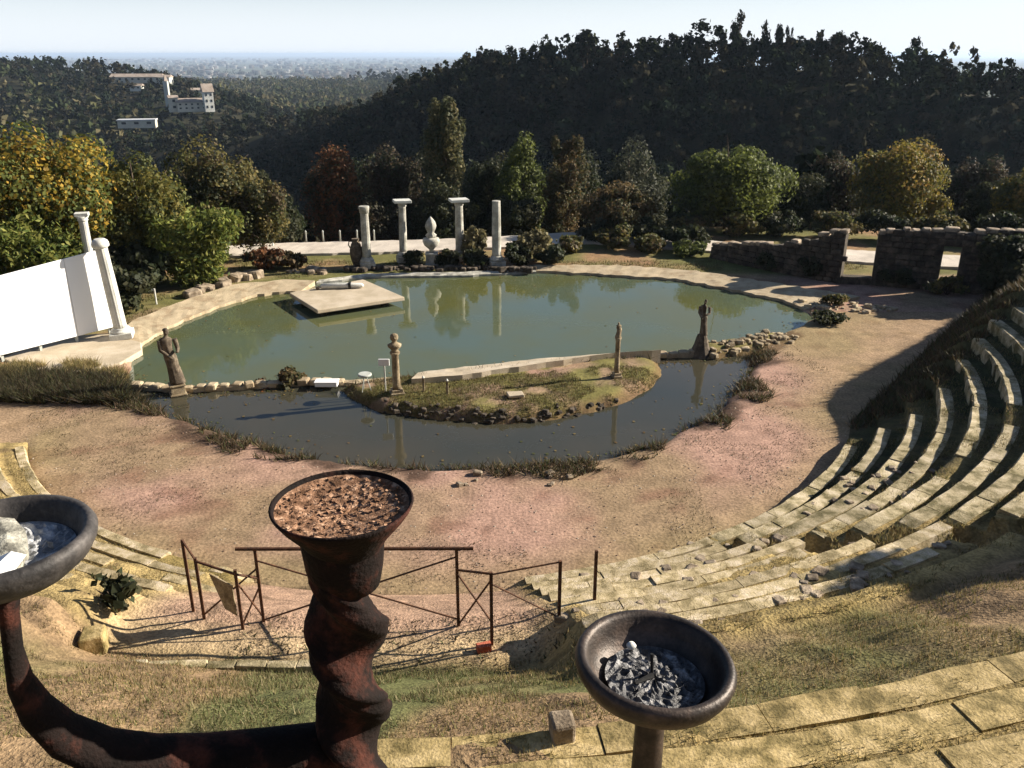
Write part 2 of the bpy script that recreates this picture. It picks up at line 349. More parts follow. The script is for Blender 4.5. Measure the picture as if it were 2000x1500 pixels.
def ground_z(x, y, sink=True):
    x = np.asarray(x, float); y = np.asarray(y, float)
    # near plateau
    edge = 50.0 + 3.0 * np.sin(x * 0.11) - 0.0 * x
    out = np.maximum(np.maximum(y - edge, np.abs(x - 2) - 36), 0) + np.maximum(-y - 12, 0)
    plate = -0.42 * out + 0.0
    plate = np.maximum(plate, -34)
    D = np.hypot(x, y)
    floor = -34 - 46 * smooth((D - 420) / 700)
    dh, zh = seg_dist(x, y, HILL)
    hill = zh - np.where(True, 0.60 * dh, 0) + 0.0
    hill = zh + 2.0 - np.sqrt(4.0 + (0.6 * dh) ** 2)
    # behind the crest the hill falls more gently
    n = fbm(x, y, 26, 4, 3) - 0.5
    hill = hill + n * np.clip(dh, 0, 12) * 0.35
    dr, zr = seg_dist(x, y, RIDGE)
    yr = np.interp(x, [p_[0] for p_ in RIDGE], [p_[1] for p_ in RIDGE])
    ridge = zr - dr * np.where(y > yr, 0.28, 0.10) - np.clip(x + 130, 0, 400) * 0.22 + (fbm(x, y, 90, 4, 9) - 0.5) * np.clip(dr, 0, 60) * 0.16
    far = np.maximum(np.maximum(hill, ridge), floor)
    rb = smooth((out - 1) / 20)
    z = np.maximum(plate, far * rb + plate * (1 - rb) - 0.0)
    z = np.where(out < 1, plate, z)
    z = np.where(D > 1500, -80 + (fbm(x, y, 900, 3, 5) - 0.5) * 10, z)
    near = (np.abs(x) < 60) & (y < 75) & (y > -30)
    # relief near
    z = z + np.where(near, (fbm(x, y, 1.7, 4, 1) - 0.5) * 0.07, 0)
    # pond
    sp = np.full(x.shape, -9.0); si = np.full(x.shape, -9.0)
    m = (x > -17) & (x < 15) & (y > 17) & (y < 44)
    if m.any():
        xm, ym = x[m], y[m]
        wob = (fbm(xm, ym, 0.9, 3, 21) - 0.5) * 0.5
        sp[m] = np.maximum(sdf(xm, ym, POND), sdf(xm, ym, CHAN)) + wob
        si[m] = np.maximum(sdf(xm, ym, ISLE), sdf(xm, ym, MOUND)) + wob * 0.7
    z = np.where(sp > -0.25, np.maximum(z - 0.02 - (sp + 0.25) * 0.62, -0.9), z)
    z = np.where(si > -0.6, np.maximum(z, -0.14 + np.minimum((si) * 0.75, 0.27 + 0.04 * np.clip(si, 0, 2)) + (fbm(x, y, 0.6, 3, 31) - 0.5) * 0.14), z)
    # theatre
    if sink:
        r, th = polar(x, y); cv = cav(x, y)
        t = (r > R0 + 0.15) & (y < 60) & (r < 60)
        lin = np.clip((r - R0) * 0.5, 0, 3.3 + 8 * smooth((-24 - th) / 22))
        z = np.where(t & (cv > 0.0), z + cv * (lin - 0.55 * smooth((26.0 - r) / 1.5)) , z)
    return z, sp, si

def gz(x, y):
    z, _, _ = ground_z(np.array([float(x)]), np.array([float(y)])); return float(z[0])
def tz(x, y):      # visible surface anywhere near
    x = float(x); y = float(y)
    r, th = polar(np.array([x]), np.array([y])); c = float(cav(np.array([x]), np.array([y]))[0])
    if r[0] > R0 and r[0] < 26 and c > 0.5:
        return float(terrace_z(r, th)[0]) * c
    return gz(x, y)

# ------------------------------------------------------------------ ground
def axis(lo, hi, step, far, g):
    mid = list(np.arange(lo, hi + 1e-6, step)); s = step; a = hi; up = []
    while a < far: s *= g; a += s; up.append(a)
    s = step; a = lo; dn = []
    while a > -far: s *= g; a -= s; dn.append(a)
    return np.array(dn[::-1] + mid + up)
gx = axis(-24, 26, 0.2, 45000, 1.055); 
gy = axis(1, 54, 0.2, 45000, 1.05)
gy = gy[gy > -400]
XX, YY = np.meshgrid(gx, gy); X = XX.ravel(); Y = YY.ravel()
Z, SP, SI = ground_z(X, Y)
r, th = polar(X, Y); cv = cav(X, Y)
D = np.hypot(X, Y)
n1 = fbm(X, Y, 3.0, 5, 41); n2 = fbm(X, Y, 0.8, 4, 51); n3 = fbm(X, Y, 7, 3, 61)
def mix(a, b, t): t = np.clip(np.asarray(t, float), 0, 1)[:, None]; return a * (1 - t) + np.asarray(b, float) * t
dirt = mix(np.tile(np.array([[0.34, 0.215, 0.165]]), (len(X), 1)), (0.26, 0.185, 0.115), (n1 - 0.42) * 4)
dirt = mix(dirt, (0.17, 0.085, 0.06), smooth((n2 - 0.56) * 5) * 0.55)
dirt = mix(dirt, (0.24, 0.19, 0.09), smooth((r - R0 + 1.6) / 1.4) * 0.5 * (Y < 34))
grassc = mix(np.tile(np.array([[0.13, 0.125, 0.045]]), (len(X), 1)), (0.26, 0.2, 0.1), (n1 - 0.4) * 4)
forestf = mix(np.tile(np.array([[0.022, 0.024, 0.013]]), (len(X), 1)), (0.05, 0.045, 0.025), (n3 - 0.45) * 5)
col = dirt.copy()
# left and back of the pond: grass and earth
back = smooth((Y - 33.5) / 1.5) + smooth((-15.0 - X) / 1.0) * smooth((Y - 26) / 2)
back = np.clip(back, 0, 1)
g3 = grassc
pathR = smooth((X - 9) / 2) * smooth((41.0 - Y) / 1.5)
bb = np.clip(back * (1 - pathR), 0, 1)
col = col * (1 - bb[:, None]) + g3 * bb[:, None]
col = mix(col, (0.25, 0.14, 0.08), bb * smooth((n1 - 0.5) * 6) * 0.7)
# island
col = mix(col, (0.155, 0.14, 0.05), (SI > -0.5) * 1.0 * smooth((n2 - 0.3) * 5))
col = mix(col, (0.12, 0.075, 0.04), (SI > -0.5) * smooth((0.45 - SI) * 3) * 0.8)
# wet dark banks of the channel
dc = np.full(X.shape, 9.0); m = (np.abs(X) < 20) & (Y > 16) & (Y < 32)
dc[m] = -sdf(X[m], Y[m], CHAN)
bank = smooth((0.75 + (n2 - 0.5) * 2.2 - dc) * 1.8) * (Y < 32) * (SI < -0.5)
col = mix(col, (0.055, 0.036, 0.026), bank * 0.85)
# embankment beyond the end of the tiers
emb = (cv > 0.02) & (r > R0 + 0.1) & (X > 3) & (r < 70)
col = np.where(emb[:, None], mix(np.tile([[0.05, 0.06, 0.025]], (len(X), 1)), (0.13, 0.1, 0.06), (n1 - 0.45) * 4), col)
# beyond the plateau
col = col * (1 - smooth((D - 56) / 8)[:, None]) + forestf * smooth((D - 56) / 8)[:, None]
pl = smooth((D - 900) / 500)
f1 = fbm(X, Y, 260, 3, 71); f2 = fbm(X, Y * 0.4, 1500, 3, 81)
plain = mix(np.tile(np.array([[0.05, 0.06, 0.03]]), (len(X), 1)), (0.15, 0.14, 0.08), (f1 - 0.45) * 5)
plain = mix(plain, (0.09, 0.1, 0.07), (f2 - 0.45) * 6)
col = col * (1 - pl[:, None]) + plain * pl[:, None]
nx, ny = len(gx), len(gy)
I = np.arange(nx * ny).reshape(ny, nx)
F = np.stack([I[:-1, :-1].ravel(), I[:-1, 1:].ravel(), I[1:, 1:].ravel(), I[1:, :-1].ravel()], 1)
g = link('ground', np_mesh('ground', np.stack([X, Y, Z], 1), F, col, True), mat=M['ground']); tag(g, kind='structure')

# ------------------------------------------------------------------ cavea: stepped earth between the tiers of stone
ths = np.concatenate([np.linspace(-176, -65, 400), np.linspace(-64.8, -51.5, 150), np.linspace(-51.3, 38, 320)])
rs = [R0 - 0.06]
for k in list(range(0, 12)) + [12.5 + q for q in range(7)]:
    rk = R0 + k * TW
    rs += [rk - 0.012, rk + 0.012, rk + 0.23, rk + 0.46]
rs = sorted(q for q in rs if q < 25.6)
rs = np.array(rs)
TT, RR = np.meshgrid(ths, rs)
a = np.radians(TT)
ca_ = np.cos(a); sa_ = np.sin(a)
X = C[0] + RR * ca_; Y = C[1] + RR * sa_
zz = terrace_z(RR, TT)
lin = np.maximum((RR - R0) * 0.5 - 0.42, -.05)
st = stair(RR, TT) * (RR < R0 + TW * 9.3)
zz = zz * (1 - st) + np.minimum(lin, 20) * st
kk = (RR - R0) / TW
rel = relief(kk, TT)
zz = zz + (fbm(X, Y, 0.8, 4, 91) - 0.5) * (0.09 + 0.17 * (1 - rel)) * smooth((RR - R0) / 0.5)
cvv = cav(X, Y)
zz = zz * cvv - (cvv < 0.03) * 0.25
zz[0, :] = -0.3
X = X.ravel(); Y = Y.ravel(); RRf = RR.ravel(); TTf = TT.ravel(); kf = kk.ravel()
n1 = fbm(X, Y, 2.2, 5, 141); n2 = fbm(X, Y, 0.5, 4, 151)
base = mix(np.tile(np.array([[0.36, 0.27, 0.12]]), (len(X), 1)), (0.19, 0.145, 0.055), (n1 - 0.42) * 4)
trd = np.mod(np.where(kf > 12, kf - .5, kf), 1.0); base = base * (1 - 0.45 * smooth((trd - .42) / .1) * (1 - smooth((trd - .93) / .05)))[:, None]       # dry yellow grass, darker in a strip behind each row of blocks
brown = mix(np.tile(np.array([[0.24, 0.165, 0.095]]), (len(X), 1)), (0.13, 0.125, 0.05), (n1 - 0.42) * 5)
mid = smooth((kf - 8.4) / 0.4) * smooth((12.5 - kf) / 0.3) * smooth((-54 - TTf) / 2)
mid = np.maximum(mid, smooth((TTf + 116) / 5) * smooth((-80 - TTf) / 5) * smooth((kf - 5.6) / 0.4))
col = base * (1 - mid[:, None]) + brown * mid[:, None]
landc = smooth((TTf + 107) / 3) * smooth((-78 - TTf) / 4) * smooth((kf - 2.6) / 0.6) * smooth((5.9 - kf) / 0.5)
col = mix(col, (0.42, 0.31, 0.19), landc * 0.85)
green = smooth((n1 - 0.5) * 7) * smooth((TTf + 112) / 4) * smooth((-78 - TTf) / 6) * smooth((kf - 5.6) / 0.5)
col = mix(col, (0.11, 0.12, 0.05), green * 0.7)
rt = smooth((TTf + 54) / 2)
col = mix(col, (0.055, 0.055, 0.025), rt * (0.6 + 0.4 * smooth((n1 - 0.35) * 4)))  # right-hand soil darkened: shade between the tiers put into its colour
ramp = smooth((TTf + 106) / 3) * smooth((-79 - TTf) / 3) * smooth((5.0 - kf) / 0.8)
col = mix(col, (0.33, 0.215, 0.155), ramp * 0.9)
stf = st.ravel(); col = mix(col, (0.34, 0.29, 0.18), stf * 0.6)
col = mix(col, (0.1, 0.07, 0.045), smooth((n2 - 0.6) * 6) * 0.6)
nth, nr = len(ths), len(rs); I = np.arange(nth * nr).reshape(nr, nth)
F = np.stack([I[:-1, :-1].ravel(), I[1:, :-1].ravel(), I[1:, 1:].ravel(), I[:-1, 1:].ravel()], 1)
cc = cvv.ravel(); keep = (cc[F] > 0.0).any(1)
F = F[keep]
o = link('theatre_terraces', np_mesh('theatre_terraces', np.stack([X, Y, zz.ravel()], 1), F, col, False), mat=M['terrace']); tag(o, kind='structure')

# terrace under the photographer
mb = MB(); mb.box((0, -2.0, 7.2), (9, 6.2, 2.4)); tag(mb.build('viewing_terrace', M['seat_grey'], bevel=0.05), kind='structure')

# ------------------------------------------------------------------ water
def flat_poly(name, pts, z, mat, grow=0.0):
    cx = sum(p[0] for p in pts) / len(pts); cy = sum(p[1] for p in pts) / len(pts)
    q = []
    for p in pts:
        d = math.hypot(p[0] - cx, p[1] - cy); q.append((p[0] + (p[0] - cx) / d * grow, p[1] + (p[1] - cy) / d * grow, z))
    me = bpy.data.meshes.new(name); me.from_pydata(q, [], [tuple(range(len(q)))]); me.update()
    return link(name, me, mat=mat)
WP = [p for p in POND[:17]] + [(9.3, 29.9)] + [(p[0], p[1]) for p in CHORD[::-1]]
WC = [(-12.6, 25.6)] + CHAN[1:13] + [(8.6, 29.1)] + [(p[0], p[1]) for p in CHORD[::-1][1:]]
def grow_poly(P, d):
    out = []; n = len(P)
    area = sum(P[i][0] * P[(i + 1) % n][1] - P[(i + 1) % n][0] * P[i][1] for i in range(n))
    sg = 1 if area > 0 else -1
    for i in range(n):
        a = Vector(P[i - 1][:2]); b = Vector(P[i][:2]); c = Vector(P[(i + 1) % n][:2])
        t = ((b - a).normalized() + (c - b).normalized()); t = t.normalized() if t.length > 1e-3 else (c - b).normalized()
        out.append((b.x + t.y * sg * d, b.y - t.x * sg * d))
    return out
tag(flat_poly('pond_water', grow_poly(POND[:17], 0) and [(p[0] + (p[0] - 0) * 0.04, p[1] + (p[1] - 33) * 0.06) for p in POND[:17]] + [(9.6, 29.6)] + CHORD[::-1], -0.12, M['water']), kind='structure')
tag(flat_poly('channel_water', [(-13.0, 25.4)] + [(p[0] + (p[0] + 2) * 0.05, p[1] - 0.6) for p in CHAN[1:13]] + [(9.2, 29.2)] + CHORD[::-1][1:], -0.125, M['water2']), kind='structure')

# ------------------------------------------------------------------ rims and slabs
def ribbon(name, inner, outer, z, th, mat, nsub=6, wob=0.06, zw=0.04, seed=1, zo=None):
    """sheet with thickness between two outlines"""
    def res(P, n):
        P = [Vector(p[:2]) for p in P]; L = [0]
        for i in range(1, len(P)): L.append(L[-1] + (P[i] - P[i - 1]).length)
        out = []
        for j in range(n):
            s = L[-1] * j / (n - 1); i = max(k for k in range(len(L)) if L[k] <= s + 1e-9); i = min(i, len(P) - 2)
            out.append(P[i].lerp(P[i + 1], (s - L[i]) / max(L[i + 1] - L[i], 1e-6)))
        return out
    L = sum((Vector(inner[i + 1][:2]) - Vector(inner[i][:2])).length for i in range(len(inner) - 1))
    n = max(8, int(L / 0.3)); A = res(inner, n); B = res(outer, n); m = nsub
    rnd = random.Random(seed); vs = []; fs = []
    if zo is None: zo = z
    wa = [rnd.uniform(-wob, wob) for _ in range(n)]; wb = [rnd.uniform(-wob, wob) for _ in range(n)]
    for j in range(n):
        d = (B[j] - A[j]).normalized(); a = A[j] + d * wa[j]; b = B[j] + d * wb[j]
        for i in range(m):
            t = i / (m - 1); p = a.lerp(b, t); zt = z + (zo - z) * t
            q = zt + rnd.uniform(-zw, zw) * (0 < i < m - 1)
            vs.append((p.x, p.y, q))
        vs.append((b.x, b.y, zo - th)); vs.append((a.x, a.y, z - th))
    k = m + 2
    for j in range(n - 1):
        for i in range(k):
            i2 = (i + 1) % k
            fs.append((j * k + i, (j + 1) * k + i, (j + 1) * k + i2, j * k + i2))
    fs.append(tuple(range(k))); fs.append(tuple((n - 1) * k + i for i in range(k))[::-1])
    b = MB(); b.add(vs, fs); return b.build(name, mat, smooth=False)

tag(ribbon('pond_rim', [(-13.75,29.9),(-13.5,32.2),(-12.55,34.9),(-11.4,36.9),(-10.15,37.4),(-9.6,37.2)],
       [(-15.2,30.9),(-14.9,33.2),(-13.9,36.0),(-12.7,38.2),(-10.7,39.0),(-9.2,38.9)], 0.0, 0.5, M['rim'], wob=0.1, zw=.012, seed=3, zo=0.12), kind='structure')
tag(ribbon('pond_rim', [(1.2,41.3),(4.9,40.5),(8.0,39.65),(10.35,37.4),(11.95,35.7),(12.5,34.6)],
       [(1.0,42.0),(5.3,41.9),(8.5,41.0),(11.0,39.2),(13.6,37.2),(15.2,36.0)], 0.0, 0.5, M['rim'], wob=0.14, zw=.012, seed=5, zo=0.14), kind='structure')
tag(ribbon('island_path', [(-3.1,26.35),(-1.7,26.85),(.9,27.7),(3.6,28.3),(5.2,28.5)], [(-3.2,25.3),(-1.5,25.7),(.9,26.75),(3.4,27.8),(5.2,28.15)], 0.2, 0.6, M['slab'], wob=0.035, zw=.012, seed=15, zo=0.37), kind='structure')
tag(ribbon('pond_rim', [(-9.2,39.0),(-7.0,40.15),(-4.9,40.3),(-2.4,40.4),(1.2,41.2)],
       [(-9.1,39.3),(-7.0,40.5),(-4.9,40.7),(-2.5,40.85),(1.1,41.6)], -0.02, 0.4, M['marble'], wob=0.06, seed=6, zo=0.05), kind='structure')
# low dividing wall of stones between pond and channel
bw = thing('dividing_wall', (-2, 27, 0), 'low sandy stone ledge dividing the pond from the curved channel', 'wall')
def offset_line(P, d):
    out = []
    for i in range(len(P)):
        a = Vector(P[max(i - 1, 0)][:2]); b = Vector(P[min(i + 1, len(P) - 1)][:2]); t = (b - a).normalized()
        out.append((P[i][0] - t.y * d + 2, P[i][1] + t.x * d - 27))
    return out
o = ribbon('ledge_core', offset_line(CHORD, -0.13), offset_line(CHORD, 0.16), 0.0, 0.5, M['rim'], nsub=4, wob=0.06, zw=0.03, seed=8); o.parent = bw
STONES = []
def stone_mesh(i, bev=0.2):
    rnd = random.Random(100 + i); vs = []
    for z in (-.5, .5):
        for x, y in ((-.5, -.36), (-.36, -.5), (.36, -.5), (.5, -.36), (.5, .36), (.36, .5), (-.36, .5), (-.5, .36)):
            k = 1 + rnd.uniform(-.1, .1); vs.append((x * k, y * k, z * (0.72 + rnd.uniform(-.12, .1))))
    vs2 = [(v[0] * 0.72, v[1] * 0.72, math.copysign(.5, v[2]) * (1 + rnd.uniform(-.06, .06))) for v in vs]
    allv = vs2[:8] + vs[:8] + vs[8:] + vs2[8:]
    fs = [tuple(range(8))[::-1], tuple(24 + k for k in range(8))]
    for l in range(3):
        for k in range(8): fs.append((l * 8 + k, l * 8 + (k + 1) % 8, (l + 1) * 8 + (k + 1) % 8, (l + 1) * 8 + k))
    me = bpy.data.meshes.new('stone'); me.from_pydata(allv, [], fs); me.update(); return me
def variants(fn, n, mat):
    out = [fn(i) for i in range(n)]
    for m in out: m.materials.append(mat)
    return out
ST_RUB = variants(stone_mesh, 6, M['rubble']); ST_WALL = variants(stone_mesh, 6, M['wallstone']); ST_RIM = variants(stone_mesh, 5, M['rim'])
def put(name, me, loc, sc, rz=0.0, parent=None, rx=0.0, ry=0.0):
    o = bpy.data.objects.new(name, me); o.location = loc; o.scale = sc; o.rotation_euler = (rx, ry, rz); COL.objects.link(o)
    if parent is not None: o.parent = parent
    return o
rnd = random.Random(5)
for i in range(len(CHORD) - 1):
    a = Vector(CHORD[i]); b = Vector(CHORD[i + 1]); L = (b - a).length; n = int(L / 0.34); an = math.atan2(b.y - a.y, b.x - a.x)
    for j in range(n):
        p = a.lerp(b, (j + .5) / n)
        if -5.4 < p.x < 5.0: continue
        put('edge_stone', rnd.choice(ST_RIM), (p.x + 2 + rnd.uniform(-.04, .04), p.y - 27 + rnd.uniform(-.06, .06), 0.0 + rnd.uniform(-.03, .03)), (rnd.uniform(.28, .42), rnd.uniform(.24, .4), rnd.uniform(.14, .22)), an + rnd.uniform(-.3, .3), bw)

# square platform over the water
pf = thing('platform', (-7.4, 36.0, 0), 'square pale concrete platform jutting over the green pond water', 'platform')
P4 = [(-9.75, 36.2), (-7.95, 33.5), (-4.62, 35.5), (-6.9, 38.6)]
b = MB(); q = [(x + 7.4, y - 36.0) for x, y in P4]
b.add([(x, y, z) for z in (0.08, 0.25) for x, y in q], [(3, 2, 1, 0), (4, 5, 6, 7), (0, 1, 5, 4), (1, 2, 6, 5), (2, 3, 7, 6), (3, 0, 4, 7)])
b.build('deck_slab', M['slab'], pf, bevel=0.03)
for (x, y) in ((-1.6, -0.1), (-0.45, -1.75), (1.9, -0.35), (0.4, 1.8), (0, 0.2)):
    b = MB(); b.box((x, y, -0.33), (0.3, 0.3, 0.82)); b.build('pier', M['mortar'], pf)

# concrete slab under the panel
b = MB(); q = [(-17.9,28.2),(-16.6,27.0),(-14.6,26.6),(-13.5,27.6),(-13.3,29.0),(-13.7,29.9),(-15.4,31.0),(-17.2,30.6)]
n = len(q); b.add([(x, y, z) for z in (-0.35, 0.07) for x, y in q], [tuple(range(n))[::-1], tuple(n + i for i in range(n))] + [(i, (i + 1) % n, n + (i + 1) % n, n + i) for i in range(n)])
tag(b.build('concrete_apron', M['slab'], bevel=0.04), kind='structure')

# road behind everything
def road_pts(off):
    return [(x, y + off) for x, y in ((-20, 43.2), (-12.4, 44.4), (-7.5, 44.9), (-3, 45.6), (4.4, 47.6), (9, 46.0), (12, 44.6), (18, 42.6), (25, 40.8), (34, 39.6))]
tag(ribbon('road', road_pts(0), road_pts(3.0), 0.13, 0.3, M['road'], wob=0.08, zw=0.01, nsub=5, seed=11), kind='structure')

# ------------------------------------------------------------------ tiers of stone seats
NUMW = ['lowest', 'second', 'third', 'fourth', 'fifth', 'sixth', 'seventh', 'eighth', 'ninth', 'tenth', 'eleventh', 'twelfth', 'thirteenth', 'fourteenth', 'fifteenth', 'sixteenth']
def curved_block(T, rin, dep, t0, t1, hgt, mat, rnd, jit):
    """one worn seat stone that follows the curve of its tier"""
    m = 4; vs = []; g = math.degrees(0.006 / rin); dz = rnd.uniform(-jit, jit); dr = rnd.uniform(-jit, jit); e = 0.035
    for i in range(m):
        t = R(t0 + g + (t1 - t0 - 2 * g) * i / (m - 1))
        tt_ = math.degrees(t)
        zt = float(terrace_z(np.array([rin + dep / 2]), np.array([tt_]))[0]) + 0.035 + dz + rnd.uniform(-jit, jit) * .5
        w0 = rnd.uniform(-.018, .018); ee = e * (1.5 if i in (0, m - 1) else 1)
        for r_, z_ in ((rin + dr + w0, zt - hgt), (rin + dr + w0, zt - ee), (rin + dr + w0 + e, zt), (rin + dep, zt - .005), (rin + dep, zt - hgt)):
            vs.append((r_ * math.cos(t), r_ * math.sin(t), z_))
    fs = [tuple(range(5)), tuple((m - 1) * 5 + q for q in range(5))[::-1]]
    for i in range(m - 1):
        for q in range(5): q2 = (q + 1) % 5; fs.append((i * 5 + q, i * 5 + q2, (i + 1) * 5 + q2, (i + 1) * 5 + q)[::-1])
    me = bpy.data.meshes.new('stone_block'); me.from_pydata(vs, [], fs); me.materials.append(mat)
    o = bpy.data.objects.new('stone_block', me); COL.objects.link(o); o.parent = T
def tier(k, t0, t1, label, mat, hgt, dep, seed, jit=0.008, miss=.01):
    T = thing('seating_tier', (C[0], C[1], 0), label, 'seating tier', 'curved stone seating tiers of the theatre')
    rnd = random.Random(seed); rin = R0 + k * TW - 0.01; t = t0
    while t < t1:
        L = rnd.uniform(0.7, 1.5); dt = math.degrees(L / rin); tm = t + dt / 2
        x = C[0] + rin * math.cos(R(tm)); y = C[1] + rin * math.sin(R(tm))
        c = float(cav(np.array([x]), np.array([y]))[0])
        if c > .97 and rnd.random() > miss: curved_block(T, rin, dep, t, t + dt, hgt, mat, rnd, jit)
        t += dt
    return T
# right-hand sector, tiers that read full height
for k in range(12):
    if k < 9:
        tier(k, float(th0(k)) + .3, 30, f'{NUMW[k]} grey stone tier, counted up from the orchestra, of the steep right-hand curve', M['seat_grey'], 0.36, 0.34, 300 + k, .012)
    else:
        tier(k, float(th0(k)) + .3, -24, f'{NUMW[k]} grey stone tier, high at the right edge of the steep curve', M['seat_grey'], 0.36, 0.34, 300 + k, .012)
# worn front tiers
for k in range(8):
    tier(k, -79.5, float(th0(k)) - 5.2, f'{NUMW[k]} worn mossy tier, counted upward, below the grass slope right of the railings', M['seat_pale'], 0.3, 0.27, 330 + k, .015, .1)
    tier(k, -150, -107.5 if k < 4 else -113, f'{NUMW[k]} worn yellowish tier, counted up from the orchestra, at the lower left', M['seat_pale'], 0.3, 0.24, 350 + k, .015, .12)
for k in range(6):
    tier(12.5 + k, -88, -54.0, f'{NUMW[k]} mossy yellow tier above the brown grass slope at the lower right', M['seat_ochre'], 0.27, 0.36, 370 + k, .014, .02)

# rubble along the worn tiers
rs_ = random.Random(21)
T = thing('rubble_spill', (6.5, 12.5, 1.2), 'spill of pale broken stones over the worn tiers beside the stair cut', 'rubble')
for i in range(120):
    thh = rs_.uniform(-80, -58); rr = R0 + rs_.choice((0.0, 0.35, 1.3, 1.7, 2.6, 3.3, 3.4, 4.2, 4.9, 5.0)) + rs_.uniform(-.15, .2)
    x = C[0] + rr * math.cos(R(thh)); y = C[1] + rr * math.sin(R(thh)); s = rs_.uniform(.06, .2)
    put('stone', rs_.choice(ST_RUB), (x - 6.5, y - 12.5, tz(x, y) + s * .02 - 1.2), (s * 1.3, s, s * .6), rs_.uniform(0, 6), T, rs_.uniform(-.2, .2), rs_.uniform(-.2, .2))
T = thing('rubble_patch', (7.8, 17.5, 1.0), 'few loose stones lying on the lowest tiers above the stair cut', 'rubble')
for i in range(34):
    thh = rs_.uniform(-52, -40); rr = R0 + rs_.uniform(0.7, 2.6)
    x = C[0] + rr * math.cos(R(thh)); y = C[1] + rr * math.sin(R(thh)); s = rs_.uniform(.06, .17)
    put('stone', rs_.choice(ST_RUB), (x - 7.8, y - 17.5, tz(x, y) + s * .2 - 1.0), (s * 1.3, s, s * .6), rs_.uniform(0, 6), T, rs_.uniform(-.3, .3), rs_.uniform(-.3, .3))

# ------------------------------------------------------------------ ruined stone wall, back right
W = thing('ruined_wall', (15, 39, 0), 'dark ruined rubble stone wall with a gap and a doorway, back right', 'wall')
WL = [(10.6, 44.3, 0.6), (12.4, 42.0, 1.15), (13.9, 40.4, 1.6), (15.0, 39.25, 2.25), (15.4, 38.95, 2.35)]
WR = [(16.7, 38.65, 2.4), (19.2, 37.75, 2.65), (20.1, 37.35, 2.7), (22.6, 36.6, 2.75), (25.5, 36.0, 2.8)]
rw = random.Random(31)
def wall_run(P, holes=()):
    L = [0]
    for i in range(1, len(P)): L.append(L[-1] + math.hypot(P[i][0] - P[i - 1][0], P[i][1] - P[i - 1][1]))
    def at(s):
        i = max(j for j in range(len(L) - 1) if L[j] <= s + 1e-9); u = (s - L[i]) / (L[i + 1] - L[i])
        a, b = P[i], P[i + 1]; return [a[k] + (b[k] - a[k]) * u for k in range(3)], math.atan2(b[1] - a[1], b[0] - a[0])
    # core
    step = 0.25; s = 0.0; core = MB()
    while s < L[-1] - 0.01:
        e = min(s + step, L[-1]); m = (s + e) / 2; (x, y, h), an = at(m)
        hl = [hh for hh in holes if hh[0] < m < hh[1]]
        if hl:
            _, _, z0, z1 = hl[0]; core.box((x - 15, y - 39, z0 / 2), (e - s + .01, 0.42, z0), an)
            if h > z1: core.box((x - 15, y - 39, (z1 + h) / 2), (e - s + .01, 0.42, h - z1 - 0.04), an)
        else: core.box((x - 15, y - 39, (h - 0.05) / 2 - .1), (e - s + .01, 0.42, h + .15), an)
        s = e
    core.build('wall_core', M['mortar'], W)
    z = 0.12
    while z < 2.9:
        s = rw.uniform(0, .2)
        while s < L[-1] - .1:
            w_ = rw.uniform(.3, .62); m = s + w_ / 2
            if m < L[-1]:
                (x, y, h), an = at(m)
                inh = any(hh[0] - .04 < m < hh[1] + .04 and hh[2] < z < hh[3] for hh in holes)
                if z < h + .05 and not inh:
                    nx_, ny_ = math.sin(an), -math.cos(an)
                    put('stone', rw.choice(ST_WALL), (x - 15 + nx_ * .2, y - 39 + ny_ * .2, z), (w_ * .96, .26, .25), an, W, rw.uniform(-.06, .06))
            s += w_
        z += 0.265
    # cap stones in a paler stone: the sunlit wall top put into the colour
    s = 0.0
    while s < L[-1] - .1:
        w_ = rw.uniform(.3, .6); (x, y, h), an = at(min(s + w_ / 2, L[-1] - .01))
        if rw.random() < .8: put('cap_stone', rw.choice(ST_RUB), (x - 15, y - 39, h + .07 + rw.uniform(-.05, .06)), (w_ * .95, .5, .2), an + rw.uniform(-.1, .1), W, 0, rw.uniform(-.1, .1))
        s += w_
wall_run(WL); 
wall_run(WR, holes=[(2.72, 3.62, 0.45, 2.05)])
(x0, y0), (x1, y1) = (15.4, 38.95), (16.7, 38.65)
b = MB(); b.box(((x0 + x1) / 2 - 15, (y0 + y1) / 2 - 39, 0.1), (1.35, .5, .5), math.atan2(y1 - y0, x1 - x0)); b.build('sill', M['wallstone'], W, bevel=.04)
b = MB(); b.box((19.35 + .27 - 15, 37.55 - 39, 2.14), (1.3, .5, .2), math.atan2(-.4, .9)); b.build('lintel', M['wallstone'], W, bevel=.03)

